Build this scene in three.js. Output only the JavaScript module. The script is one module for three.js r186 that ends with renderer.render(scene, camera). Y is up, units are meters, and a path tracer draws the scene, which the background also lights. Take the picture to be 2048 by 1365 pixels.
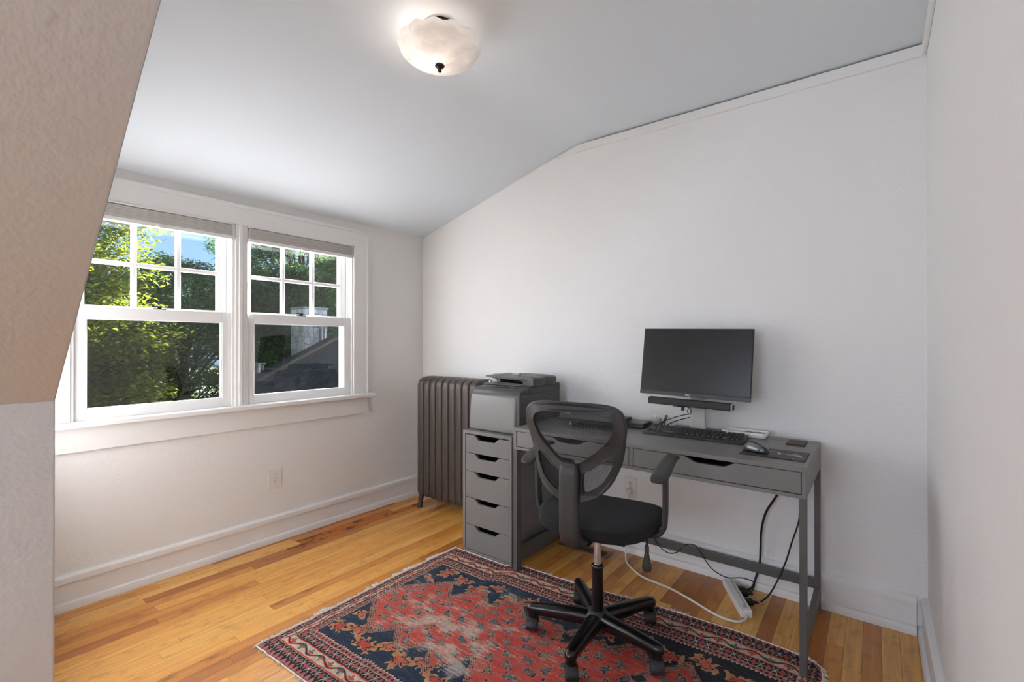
import * as THREE from 'three';
import { RoundedBoxGeometry } from 'three/addons/geometries/RoundedBoxGeometry.js';
import { mergeGeometries, mergeVertices, toCreasedNormals } from 'three/addons/utils/BufferGeometryUtils.js';
import { ImprovedNoise } from 'three/addons/math/ImprovedNoise.js';
import { FontLoader } from 'three/addons/loaders/FontLoader.js';
import { TextGeometry } from 'three/addons/geometries/TextGeometry.js';
import { RectAreaLightUniformsLib } from 'three/addons/lights/RectAreaLightUniformsLib.js';

// ------------------------------------------------------------------ camera, sky, sun, area lights, exposure
const scene = new THREE.Scene();
const renderer = new THREE.WebGLRenderer({ antialias: true });
renderer.toneMapping = THREE.LinearToneMapping;
renderer.toneMappingExposure = 1.05;
renderer.shadowMap.enabled = true;
RectAreaLightUniformsLib.init();

const camera = new THREE.PerspectiveCamera(2 * Math.atan(682.5 / 942.54) * 180 / Math.PI, 2048 / 1365, 0.02, 200);
camera.position.set(2.9101, 1.2096, 2.5853);
{
  const yaw = 0.6575, pitch = 0.003;
  camera.lookAt(2.9101 - Math.sin(yaw) * Math.cos(pitch), 1.2096 + Math.sin(pitch), 2.5853 - Math.cos(yaw) * Math.cos(pitch));
}
scene.add(camera);

{ // clear blue sky, paler towards the horizon
  const w = 64, h = 128, d = new Float32Array(w * h * 4);
  for (let j = 0; j < h; j++) {
    const el = Math.max(0, ((j + 0.5) / h - 0.5) * Math.PI), t = 1 - Math.exp(-el * 3.4);
    for (let i = 0; i < w; i++) d.set([0.62 - 0.50 * t, 0.92 - 0.52 * t, 1.25 - 0.40 * t, 1].map((v, k) => k < 3 ? v * 1.0 : v), (j * w + i) * 4);
  }
  const sky = new THREE.DataTexture(d, w, h, THREE.RGBAFormat, THREE.FloatType);
  sky.mapping = THREE.EquirectangularReflectionMapping; sky.magFilter = THREE.LinearFilter; sky.needsUpdate = true;
  scene.background = sky; scene.environment = sky;
}
// low sun: it enters slantwise and falls on the side of the dormer, out of the picture
const sun = new THREE.DirectionalLight(0xf8f9ff, 84);
sun.position.set(-7.5, 6.6, -10.4); sun.target.position.set(0, 1.1, 1.1);
sun.castShadow = true; sun.shadow.mapSize.set(4096, 4096);
Object.assign(sun.shadow.camera, { left: -16, right: 16, top: 16, bottom: -16, near: 0.1, far: 60 });
scene.add(sun, sun.target);

// soft daylight entering at the two windows, plus added fill light behind the viewer
for (const z of [1.008, 1.770]) {
  const daylight = new THREE.RectAreaLight(0xf1f3f8, 8.2, 0.68, 1.02);
  daylight.position.set(-0.16, 1.36, z); daylight.lookAt(3, 1.36, z);
  scene.add(daylight);
}
const rearFill = new THREE.RectAreaLight(0xdde8ff, 9.6, 1.30, 1.10);
rearFill.position.set(1.95, 1.50, 4.985); rearFill.lookAt(1.95, 1.45, 0);
scene.add(rearFill);

// ------------------------------------------------------------------ helpers
const W = 3.0775, ZEND = 5.05, CEIL = 2.452;
let seed = 20240611;
const rnd = () => { seed = (seed + 0x6D2B79F5) | 0; let t = Math.imul(seed ^ (seed >>> 15), 1 | seed); t = (t + Math.imul(t ^ (t >>> 7), 61 | t)) ^ t; return ((t ^ (t >>> 14)) >>> 0) / 4294967296; };
const rr = (a, b) => a + (b - a) * rnd();
const perlin = new ImprovedNoise();
const N = (x, y, z = 0) => perlin.noise(x, y, z);
const fbm = (x, y, z = 0, o = 4) => { let s = 0, a = 0.5, f = 1; for (let i = 0; i < o; i++) { s += a * perlin.noise(x * f, y * f, z + i * 7.3); a *= 0.5; f *= 2.03; } return s; };
const clamp = (v, a = 0, b = 1) => Math.min(b, Math.max(a, v));
const smooth = (a, b, v) => { const t = clamp((v - a) / (b - a)); return t * t * (3 - 2 * t); };
const V = (x, y, z) => new THREE.Vector3(x, y, z);
const used = {};
function numbered(n) { used[n] = (used[n] ?? -1) + 1; return used[n] ? n + '_' + String(used[n]).padStart(3, '0') : n; }
function mesh(name, geo, mat, parent = scene) {
  const m = new THREE.Mesh(geo, mat); m.castShadow = m.receiveShadow = true;
  m.name = parent === scene ? numbered(name) : name; parent.add(m); return m;
}
function tag(o, label, category, group, kind) { o.userData.label = label; o.userData.category = category; if (group) o.userData.group = group; if (kind) o.userData.kind = kind; return o; }
function thing(name, label, category, [x, y, z] = [0, 0, 0], turn = 0, group) {
  const g = new THREE.Group(); g.name = numbered(name); g.position.set(x, y, z); g.rotation.y = turn; scene.add(g); return tag(g, label, category, group);
}
function struct(name, label, category, pos) { const g = thing(name, label, category, pos); g.userData.kind = 'structure'; return g; }
const box = (w, h, d, x = 0, y = 0, z = 0) => new THREE.BoxGeometry(w, h, d).translate(x, y, z);
const rbox = (w, h, d, r = 0.002, x = 0, y = 0, z = 0, s = 2) => new RoundedBoxGeometry(w, h, d, s, Math.min(r, w / 2.01, h / 2.01, d / 2.01)).translate(x, y, z);
// box given by its limits
const lim = (x0, x1, y0, y1, z0, z1, r = 0.0015) => rbox(x1 - x0, y1 - y0, z1 - z0, r, (x0 + x1) / 2, (y0 + y1) / 2, (z0 + z1) / 2);
const hardlim = (x0, x1, y0, y1, z0, z1) => box(x1 - x0, y1 - y0, z1 - z0, (x0 + x1) / 2, (y0 + y1) / 2, (z0 + z1) / 2);
const cyl = (r0, r1, h, x = 0, y = 0, z = 0, n = 24) => new THREE.CylinderGeometry(r1, r0, h, n).translate(x, y, z);
const merge = (list) => mergeGeometries(list.map((g) => { const q = g.index ? g.toNonIndexed() : g; for (const k of Object.keys(q.attributes)) if (!['position', 'normal', 'uv'].includes(k)) q.deleteAttribute(k); return q; }));
const tube = (pts, r, seg = 60, rad = 8) => new THREE.TubeGeometry(new THREE.CatmullRomCurve3(pts.map((p) => V(...p)), false, 'centripetal'), seg, r, rad);
const lathe = (pts, n = 40) => new THREE.LatheGeometry(pts.map(([x, y]) => new THREE.Vector2(x, y)), n);
const poly = (pts) => { const s = new THREE.Shape(); pts.forEach(([x, y], i) => i ? s.lineTo(x, y) : s.moveTo(x, y)); s.closePath(); return s; };
const extr = (shape, depth, bevel = 0, seg = 2, curve = 12) => new THREE.ExtrudeGeometry(shape, { depth, bevelEnabled: bevel > 0, bevelThickness: bevel, bevelSize: bevel, bevelOffset: -bevel, bevelSegments: seg, curveSegments: curve });
const uvWorld = (g, k = 1) => { // box-mapped uv in metres
  const p = g.attributes.position, n = g.attributes.normal, uv = new Float32Array(p.count * 2);
  for (let i = 0; i < p.count; i++) {
    const a = Math.abs(n.getX(i)), b = Math.abs(n.getY(i)), c = Math.abs(n.getZ(i));
    uv[2 * i] = k * (a >= b && a >= c ? p.getZ(i) : p.getX(i)); uv[2 * i + 1] = k * (b > a && b > c ? p.getZ(i) : p.getY(i));
  }
  g.setAttribute('uv', new THREE.BufferAttribute(uv, 2)); return g;
};
function dataTex(w, h, f, srgb = true) {
  const d = new Uint8Array(w * h * 4);
  for (let j = 0; j < h; j++) for (let i = 0; i < w; i++) { const c = f(i, j); const o = (j * w + i) * 4; d[o] = clamp(c[0], 0, 255); d[o + 1] = clamp(c[1], 0, 255); d[o + 2] = clamp(c[2], 0, 255); d[o + 3] = 255; }
  const t = new THREE.DataTexture(d, w, h, THREE.RGBAFormat); t.wrapS = t.wrapT = THREE.RepeatWrapping; t.magFilter = THREE.LinearFilter; t.minFilter = THREE.LinearMipmapLinearFilter; t.generateMipmaps = true;
  if (srgb) t.colorSpace = THREE.SRGBColorSpace; t.needsUpdate = true; return t;
}
const std = (color, roughness = 0.6, extra = {}) => new THREE.MeshPhysicalMaterial({ color, roughness, ...extra });
// noise that repeats over a tile of n pixels
const tileN = (i, j, n, f, z) => { const a = i / n, b = j / n; const s = (x, y) => N(x * f, y * f, z); const wx = a, wy = b; return s(a, b) * (1 - wx) * (1 - wy) + s(a - 1, b) * wx * (1 - wy) + s(a, b - 1) * (1 - wx) * wy + s(a - 1, b - 1) * wx * wy; };

// ------------------------------------------------------------------ materials
const plasterBump = dataTex(512, 512, (i, j) => { const v = 128 + 90 * (tileN(i, j, 512, 18, 1.3) * 0.5 + tileN(i, j, 512, 46, 4.1) * 0.8 + tileN(i, j, 512, 100, 9.7) * 0.5); return [v, v, v]; }, false);
plasterBump.repeat.set(1.6, 1.6);
const M = {};
M.wall = std('#ebe9e6', 0.75, { bumpMap: plasterBump, bumpScale: 0.0028 });
M.wallPier = M.wall;
M.ceil = std('#e0e6eb', 0.85);
M.trim = std('#ebe9e6', 0.4);
M.sash = std('#f1f0ee', 0.35);
M.glass = std('#ffffff', 0.0, { transmission: 1, thickness: 0, ior: 1.45 });
M.screen = std('#060606', 1, { transparent: true, opacity: 0.45, specularIntensity: 0, side: THREE.DoubleSide });
M.blind = std('#b5b0a9', 0.9); M.blindRail = std('#e9e6e1', 0.5);
M.darkMetal = std('#2b2623', 0.45, { metalness: 0.6 });
const grey = '#767471';
const deskGrain = dataTex(256, 256, (i, j) => { const v = 128 + 60 * tileN(i, j, 256, 40, 2.2); return [v, v, v]; }, false); deskGrain.repeat.set(6, 6);
M.desk = std(grey, 0.42, { bumpMap: deskGrain, bumpScale: 0.0002 });
M.legs = std('#595755', 0.42);
M.black = std('#2c2b2a', 0.5); M.blackGloss = std('#0f0f10', 0.18, { clearcoat: 0.5, clearcoatRoughness: 0.15 });
M.chairFrame = std('#343332', 0.48); M.chairBase = std('#0d0c0c', 0.26, { clearcoat: 0.3, clearcoatRoughness: 0.25 });
M.caster = std('#222223', 0.5);
M.chrome = std('#d9d9d9', 0.22, { metalness: 0.85 });
M.cable = std('#161514', 0.5); M.whiteCable = std('#dedad4', 0.45);
M.plateWhite = std('#e6e3de', 0.4);
M.dark = std('#0c0b0b', 0.8);

// ------------------------------------------------------------------ room shell
const TH = 0.14;
{ // back wall (the desk wall), following the ceiling's fold
  const skin = 0.035; // the plaster stops behind the moulding, which leaves an open joint under the ceiling
  const a = extr(poly([[-TH, -0.1], [W + TH, -0.1], [W + TH, 2.405], [1.49, 2.405], [1.49, 2.6], [-TH, 2.6]]), skin); a.translate(0, 0, -skin);
  const b = extr(poly([[-TH, -0.1], [W + TH, -0.1], [W + TH, 2.6], [-TH, 2.6]]), TH - skin); b.translate(0, 0, -TH);
  const g = uvWorld(merge([a, b]));
  tag(mesh('wall_back', g, M.wall), 'off-white textured plaster wall behind the desk', 'wall', null, 'structure');
}
{ // right wall
  tag(mesh('wall_right', uvWorld(hardlim(W, W + TH, -0.1, 2.6, 0, ZEND)), M.wall), 'off-white plaster wall at the right edge of the photo', 'wall', null, 'structure');
  const s = poly([[-TH, -0.1], [W + TH, -0.1], [W + TH, 2.6], [-TH, 2.6]]); s.holes.push(new THREE.Path([[1.29, 0.94], [1.29, 2.06], [2.61, 2.06], [2.61, 0.94]].map(([a, b]) => new THREE.Vector2(a, b))));
  const g = extr(s, TH); g.translate(0, 0, ZEND); uvWorld(g);
  tag(mesh('wall_front', g, M.wall), 'off-white plaster wall behind the viewer', 'wall', null, 'structure');
}
// window wall with the opening for the double window, 
const OP = { y0: 0.815, y1: 1.905, z0: 0.640, z1: 2.128 };
{
  const s = poly([[0, -0.1], [ZEND, -0.1], [ZEND, 2.6], [0, 2.6]]);
  for (const dz of [0]) s.holes.push(new THREE.Path([[OP.z0 + dz, OP.y0], [OP.z0 + dz, OP.y1], [OP.z1 + dz, OP.y1], [OP.z1 + dz, OP.y0]].map(([a, b]) => new THREE.Vector2(a, b))));
  const g = extr(s, TH); g.rotateY(-Math.PI / 2); uvWorld(g);
  tag(mesh('wall_left', g, M.wall), 'off-white plaster wall around the double window', 'wall', null, 'structure');
}
{ // knee wall, roof slope and the dormer's cheek in one
  const s = poly([[-0.02, -0.02], [0.963, -0.02], [0.963, 1.034], [2.667, 2.455], [2.667, 2.55], [-0.02, 2.55]]);
  const g = extr(s, ZEND - 2.31, 0.007, 3); g.translate(0, 0, 2.31);
  const c = toCreasedNormals(g, 0.7); uvWorld(c);
  tag(mesh('wall_pier', c, M.wallPier), 'knee wall and sloping roof side close to the viewer at left', 'wall', null, 'structure');
}
const ceilY = (x) => { const a = 2.055 + 0.2775 * x, k = 0.05; const b = CEIL; return Math.min(a, b) - 0.25 * k * 0.6 * Math.max(0, 1 - Math.abs(a - b) / k) ** 2; };
{ // ceiling: slope from the window wall, rounded into the flat
  const top = [], bot = [];
  for (let i = 0; i <= 80; i++) { const x = -TH + (W + 2 * TH) * i / 80; bot.push([x, ceilY(x)]); }
  const s = poly([...bot, [W + TH, 2.62], [-TH, 2.62]]);
  const g = toCreasedNormals(extr(s, ZEND + 2 * TH), 0.5); g.translate(0, 0, -TH); uvWorld(g);
  tag(mesh('ceiling', g, M.ceil), 'smooth pale ceiling sloping down to the window wall', 'ceiling', null, 'structure');
}
{ // narrow picture moulding under the ceiling, with the open joint above it
  const g = struct('trim_1', 'thin painted moulding under the ceiling over the desk wall', 'moulding');
  const s = poly([[1.275, 2.399], [W, 2.395], [W, 2.4435], [1.43, 2.4435]]);
  mesh('moulding_strip', extr(s, 0.010, 0.002), M.trim, g);
  const h = struct('trim_2', 'thin painted moulding under the ceiling on the right wall', 'moulding');
  mesh('moulding_strip', lim(W - 0.014, W, 2.395, 2.452, 0.012, ZEND, 0.003), M.trim, h);
}
// baseboards: body, proud cap and shoe moulding
function baseboard(name, label, len, place) {
  const g = struct(name, label, 'baseboard'); place(g);
  const prof = [['board', [[0, 0], [0.018, 0], [0.018, 0.118], [0, 0.118]]],
    ['cap', [[0, 0.1195], [0.023, 0.1195], [0.024, 0.124], [0.021, 0.146], [0.012, 0.154], [0, 0.156]]],
    ['shoe_moulding', [[0.0185, 0], [0.034, 0], [0.034, 0.022], [0.030, 0.033], [0.0185, 0.037]]]];
  for (const [n, p] of prof) mesh(n, toCreasedNormals(extr(poly(p), len), 0.6), M.trim, g);
}
baseboard('baseboard_left', 'white baseboard below the double window', 2.303, (g) => {});          // profile in x, runs along +z
baseboard('baseboard_back', 'white baseboard along the desk wall', W - 0.036, (g) => { g.rotation.y = -Math.PI / 2; g.scale.x = 1; g.position.set(W - 0.036 + 0.0, 0, 0); });
baseboard('baseboard_right', 'white baseboard along the right wall', ZEND, (g) => { g.rotation.y = Math.PI; g.position.set(W, 0, ZEND); });

// ------------------------------------------------------------------ floor of narrow strips
const grainTex = (k) => dataTex(128, 1024, (i, j) => {
  const x = i / 128, y = j / 1024;
  const yy = Math.abs(y * 2 - 1); // mirrors so that the tile repeats
  let g = N(x * 9 + k * 3, yy * 1.6, k) * 0.9 + N(x * 34, yy * 4.2, k + 5) * 0.55 + N(x * 90, yy * 12, k + 9) * 0.3;
  const ring = Math.sin((x * 7 + N(x * 3, yy * 2.2, k + 2) * 2.4 + yy * 1.3) * 6.28) * 0.22;
  const blot = Math.max(0, fbm(x * 3 + 4, yy * 7, k + 20) - 0.12) * 1.5;
  const v = 1 + 0.10 * g + 0.055 * ring - 0.32 * blot;
  const fleck = N(x * 60, yy * 60, k + 3) > 0.52 ? -14 : 0;
  return [218 * v + fleck, 167 * Math.pow(Math.max(0.1, v), 1.25) + fleck, 88 * Math.pow(Math.max(0.1, v), 1.6) + fleck];
});
const grains = [0, 1, 2].map((k) => grainTex(k * 11 + 1));
const tones = ['#fff3de', '#f2dcb8', '#fffcf4', '#e9cba0', '#fdf0d8', '#dcb986', '#f8e6ca', '#c39a68', '#e2bf8e'];
const plankMats = tones.map((c, i) => { const t = grains[i % 3].clone(); t.offset.set(i * 0.137, i * 0.271); t.repeat.set(5.5, 0.75); t.needsUpdate = true; return std(c, 0.36, { map: t, clearcoat: 0.25, clearcoatRoughness: 0.3, bumpMap: t, bumpScale: 0.0002 }); });
const stainMat = (() => { const t = dataTex(64, 512, (i, j) => { const n = fbm(i / 14, j / 60, 3), s = smooth(0.02, 0.3, n); return [206 - 120 * s, 148 - 90 * s, 78 - 40 * s]; }); t.repeat.set(8, 1.1); return std('#e0b070', 0.5, { map: t }); })();
{
  const g = struct('floor', 'honey-coloured strip wood floor', 'floor');
  mesh('subfloor', hardlim(-TH, W + TH, -0.12, -0.011, -TH, ZEND + TH), std('#3a2410', 0.9), g);
  const pw = 0.0585, gap = 0.0008, rows = Math.ceil(W / pw), lens = [0.42, 0.55, 0.68, 0.83, 1.0, 1.22];
  const geos = lens.map((l) => { const q = new THREE.BoxGeometry(pw - gap, 0.012, l - gap); q.translate(pw / 2, -0.006, l / 2); return uvWorld(q); });
  const rest = [];
  let count = 0;
  for (let r = 0; r < rows; r++) {
    const x = r * pw;
    let z = -rr(0.0, 0.12);
    while (z < 2.05) {
      const k = Math.floor(rnd() * lens.length), l = lens[k];
      const near = x < 0.20 && z < 0.75 && z + l > 0.45 && l < 0.8;
      const m = mesh('plank', geos[k], near && rnd() < 0.6 ? stainMat : plankMats[Math.floor(Math.pow(rnd(), 1.15) * plankMats.length)], g);
      m.position.set(x, rr(-0.0004, 0), z); count++;
      z += l;
    }
    rest.push(uvWorld(hardlim(x, x + pw - gap, -0.012, 0, z, ZEND)));
  }
  const o = mesh('plank_rest', merge(rest), plankMats[0], g); o.userData.kind = 'stuff';
  console.log('planks', count);
}

// ------------------------------------------------------------------ windows
// everything in the plane x; z along the wall
function sashFrame(z0, z1, y0, y1, x0, x1, stile, top, bottom) {
  return [['stile', lim(x0, x1, y0, y1, z0, z0 + stile)], ['stile', lim(x0, x1, y0, y1, z1 - stile, z1)],
    ['rail', lim(x0, x1, y1 - top, y1, z0 + stile, z1 - stile)], ['rail', lim(x0, x1, y0, y0 + bottom, z0 + stile, z1 - stile)]];
}
function windowUnit(name, label, z0, z1, dz = 0) {
  const g = struct(name, label, 'window', [0, 0, dz]);
  // jambs and stepped tracks
  const fr = mesh('frame', merge([hardlim(-0.15, 0.004, OP.y0, OP.y1, z0, z0 + 0.012), hardlim(-0.15, 0.004, OP.y0, OP.y1, z1 - 0.012, z1), hardlim(-0.15, 0.004, OP.y1 - 0.012, OP.y1, z0, z1), hardlim(-0.17, 0.0, OP.y0, OP.y0 + 0.012, z0, z1),
    lim(-0.004, 0.010, OP.y0, OP.y1, z0, z0 + 0.020), lim(-0.004, 0.010, OP.y0, OP.y1, z1 - 0.020, z1),
    lim(-0.054, -0.044, OP.y0, OP.y1, z0, z0 + 0.024), lim(-0.054, -0.044, OP.y0, OP.y1, z1 - 0.024, z1), lim(-0.115, -0.10, OP.y0, OP.y1, z0, z0 + 0.03), lim(-0.115, -0.10, OP.y0, OP.y1, z1 - 0.03, z1)]), M.sash, g);
  // lower sash
  const lo = new THREE.Group(); lo.name = 'lower_sash'; g.add(lo);
  const a0 = z0 + 0.016, a1 = z1 - 0.016, st = 0.049;
  for (const [n, q] of sashFrame(a0, a1, 0.829, 1.379, -0.043, -0.008, st, 0.054, 0.066)) mesh(n, q, M.sash, lo);
  mesh('bead', merge([lim(-0.030, -0.012, 0.893, 0.899, a0 + st, a1 - st, 0.001), lim(-0.030, -0.012, 1.3195, 1.3255, a0 + st, a1 - st, 0.001), lim(-0.030, -0.012, 0.899, 1.3195, a0 + st, a0 + st + 0.005, 0.001), lim(-0.030, -0.012, 0.899, 1.3195, a1 - st - 0.005, a1 - st, 0.001)]), M.sash, lo);
  mesh('pane', hardlim(-0.029, -0.026, 0.893, 1.327, a0 + st - 0.002, a1 - st + 0.002), M.glass, lo);
  const lk = mesh('lock', merge([rbox(0.022, 0.006, 0.055, 0.002, -0.028, 1.382, (a0 + a1) / 2), cyl(0.011, 0.009, 0.012, -0.028, 1.389, (a0 + a1) / 2, 16), rbox(0.012, 0.006, 0.05, 0.0025, -0.022, 1.394, (a0 + a1) / 2 + 0.012)]), M.darkMetal, lo);
  // upper sash with six lights
  const up = new THREE.Group(); up.name = 'upper_sash'; g.add(up);
  const b0 = z0 + 0.016, b1 = z1 - 0.016, us = 0.052, uy0 = 1.345, uy1 = OP.y1 - 0.012;
  for (const [n, q] of sashFrame(b0, b1, uy0, uy1, -0.098, -0.058, us, 0.045, 0.045)) mesh(n, q, M.sash, up);
  const gz0 = b0 + us, gz1 = b1 - us, gy0 = uy0 + 0.045, gy1 = uy1 - 0.045, ym = 1.604;
  const mz = [gz0 + (gz1 - gz0) / 3, gz0 + 2 * (gz1 - gz0) / 3];
  for (const z of mz) mesh('muntin', lim(-0.092, -0.062, gy0, gy1, z - 0.0105, z + 0.0105, 0.004), M.sash, up);
  mesh('muntin', lim(-0.090, -0.064, ym - 0.0105, ym + 0.0105, gz0, gz1, 0.004), M.sash, up);
  const zs = [gz0, ...mz, gz1], ys = [gy0, ym, gy1];
  for (let i = 0; i < 3; i++) for (let j = 0; j < 2; j++) mesh('pane', hardlim(-0.079, -0.076, ys[j] - 0.002, ys[j + 1] + 0.002, zs[i] - 0.002, zs[i + 1] + 0.002), M.glass, up);
  // insect screen outside the lower half
  const sc = mesh('insect_screen', new THREE.PlaneGeometry(z1 - z0 - 0.06, 0.54).rotateY(Math.PI / 2).translate(-0.128, 1.10, (z0 + z1) / 2), M.screen, g); sc.userData.label = 'dark insect screen mesh';
  mesh('screen_frame', merge([hardlim(-0.134, -0.122, 0.83, 0.85, z0 + 0.012, z1 - 0.012), hardlim(-0.134, -0.122, 1.352, 1.372, z0 + 0.012, z1 - 0.012), hardlim(-0.134, -0.122, 0.83, 1.372, z0 + 0.012, z0 + 0.03), hardlim(-0.134, -0.122, 0.83, 1.372, z1 - 0.03, z1 - 0.012)]), M.sash, g);
}
function casing(name, label, dz = 0) {
  const g = struct(name, label, 'window casing', [0, 0, dz]);
  mesh('head_board', lim(0, 0.019, 1.886, 2.004, 0.531, 2.237), M.trim, g);
  mesh('head_bead', lim(0, 0.024, 1.982, 2.006, 0.529, 2.239, 0.004), M.trim, g);
  mesh('side_board', lim(0, 0.019, 0.846, 1.886, 0.531, 0.650), M.trim, g);
  mesh('side_bead', lim(0, 0.024, 0.846, 1.982, 0.529, 0.546, 0.004), M.trim, g);
  mesh('side_board', lim(0, 0.019, 0.846, 1.886, 2.118, 2.237), M.trim, g);
  mesh('mullion_board', lim(-0.11, 0.017, 0.846, 1.886, 1.367, 1.421), M.trim, g);
  mesh('mullion_bead', lim(0.017, 0.024, 0.846, 1.886, 1.384, 1.404, 0.003), M.trim, g);
  mesh('stool', lim(-0.006, 0.058, 0.819, 0.846, 0.487, 2.281, 0.006), M.trim, g);
  mesh('apron', lim(0, 0.019, 0.706, 0.819, 0.531, 2.237), M.trim, g);
}
windowUnit('window_1', 'six-over-one sash window nearest the sloping wall', 1.415, 2.125);
windowUnit('window_2', 'six-over-one sash window nearest the radiator', 0.643, 1.373);
casing('trim_3', 'white painted casing, stool and apron around the double window');
{ // added window behind the viewer, built to go with the fill light
  const g = struct('window_3', 'added window behind the viewer for the fill light', 'window', [1.95, 1.5, ZEND]);
  mesh('casing', merge([lim(-0.76, 0.76, 0.56, 0.66, -0.018, 0), lim(-0.78, 0.78, -0.60, -0.56, -0.05, 0), lim(-0.76, -0.66, -0.56, 0.56, -0.018, 0), lim(0.66, 0.76, -0.56, 0.56, -0.018, 0)]), M.trim, g);
  mesh('sash', merge([lim(-0.66, 0.66, 0.50, 0.56, 0.03, 0.07), lim(-0.66, 0.66, -0.56, -0.49, 0.03, 0.07), lim(-0.66, -0.61, -0.49, 0.50, 0.03, 0.07), lim(0.61, 0.66, -0.49, 0.50, 0.03, 0.07), lim(-0.61, 0.61, -0.025, 0.025, 0.03, 0.07)]), M.sash, g);
  mesh('pane', hardlim(-0.612, 0.612, 0.024, 0.502, 0.048, 0.051), M.glass, g); mesh('pane', hardlim(-0.612, 0.612, -0.492, -0.024, 0.048, 0.051), M.glass, g);
}
function blind(label, z0, z1, dz = 0) {
  const g = thing('window_blind', label, 'blind', [0, 1.795, (z0 + z1) / 2 + dz], 0, 'raised cellular blinds');
  const w = z1 - z0;
  mesh('head_rail', rbox(0.036, 0.010, w, 0.002, 0.006, 0.094 - 0.005, 0), M.blindRail, g);
  const pl = []; for (let i = 0; i < 6; i++) pl.push(rbox(0.040 - (i % 2) * 0.002, 0.0098, w - 0.004, 0.002, 0.006, 0.026 + 0.0098 * i, 0));
  mesh('pleated_fabric', merge(pl), M.blind, g);
  mesh('bottom_rail', rbox(0.042, 0.021, w - 0.002, 0.004, 0.006, 0.0105, 0), M.blindRail, g);
  mesh('pull_handle', merge([rbox(0.010, 0.016, 0.055, 0.004, 0.030, 0.006, 0), rbox(0.016, 0.005, 0.035, 0.002, 0.034, -0.001, 0)]), M.blindRail, g);
}
blind('raised pale blind in the sash window by the sloping wall', 1.437, 2.104);
blind('raised pale blind in the sash window nearest the radiator', 0.665, 1.352);

// ------------------------------------------------------------------ ceiling lamp
{
  const g = thing('ceiling_light', 'frosted alabaster glass bowl ceiling lamp with dark finial', 'ceiling lamp', [1.555, CEIL, 1.295]);
  mesh('canopy', lathe([[0.001, 0], [0.062, 0], [0.062, -0.012], [0.055, -0.024], [0.020, -0.034], [0.001, -0.034]]), M.darkMetal, g);
  mesh('stem', cyl(0.005, 0.005, 0.115, 0, -0.092, 0, 12), M.darkMetal, g);
  // scalloped bowl
  const pts = [], nr = 20; for (let i = 0; i <= nr; i++) { const t = i / nr; pts.push([0.008 + 0.152 * Math.sin(t * Math.PI / 2), -0.152 + 0.078 * (1 - Math.cos(t * Math.PI / 2)) ** 1.0]); }
  const b = lathe(pts, 96), p = b.attributes.position;
  for (let i = 0; i < p.count; i++) { const x = p.getX(i), z = p.getZ(i), r = Math.hypot(x, z), a = Math.atan2(z, x), k = 1 + 0.022 * Math.cos(a * 14) * smooth(0.05, 0.16, r); p.setX(i, x * k); p.setZ(i, z * k); p.setY(i, p.getY(i) + 0.003 * Math.cos(a * 14) * smooth(0.08, 0.16, r)); }
  b.computeVertexNormals();
  const ala = dataTex(256, 128, (i, j) => { const v = 238 + 26 * Math.sin(6 * fbm(i / 50, j / 60, 3) + i / 30) * 0.5; return [v, v - 2, v - 4]; });
  mesh('glass_bowl', b, std('#ffffff', 1, { map: ala, transmission: 0.45, thickness: 0, side: THREE.DoubleSide }), g);
  mesh('finial', lathe([[0.001, -0.150], [0.017, -0.151], [0.019, -0.156], [0.013, -0.163], [0.006, -0.166], [0.006, -0.170], [0.008, -0.174], [0.005, -0.180], [0.001, -0.181]]), M.darkMetal, g);
  const bulb = mesh('bulb', new THREE.SphereGeometry(0.026, 20, 14).translate(-0.02, -0.098, 0.012), std('#ffffff', 0.5, { emissive: '#ffe8d0', emissiveIntensity: 1.2 }), g);
  const l = new THREE.PointLight(0xffe9d6, 0.06); l.position.set(-0.02, -0.098, 0.012); l.castShadow = true; l.shadow.radius = 1.2; g.add(l);
}

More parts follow.
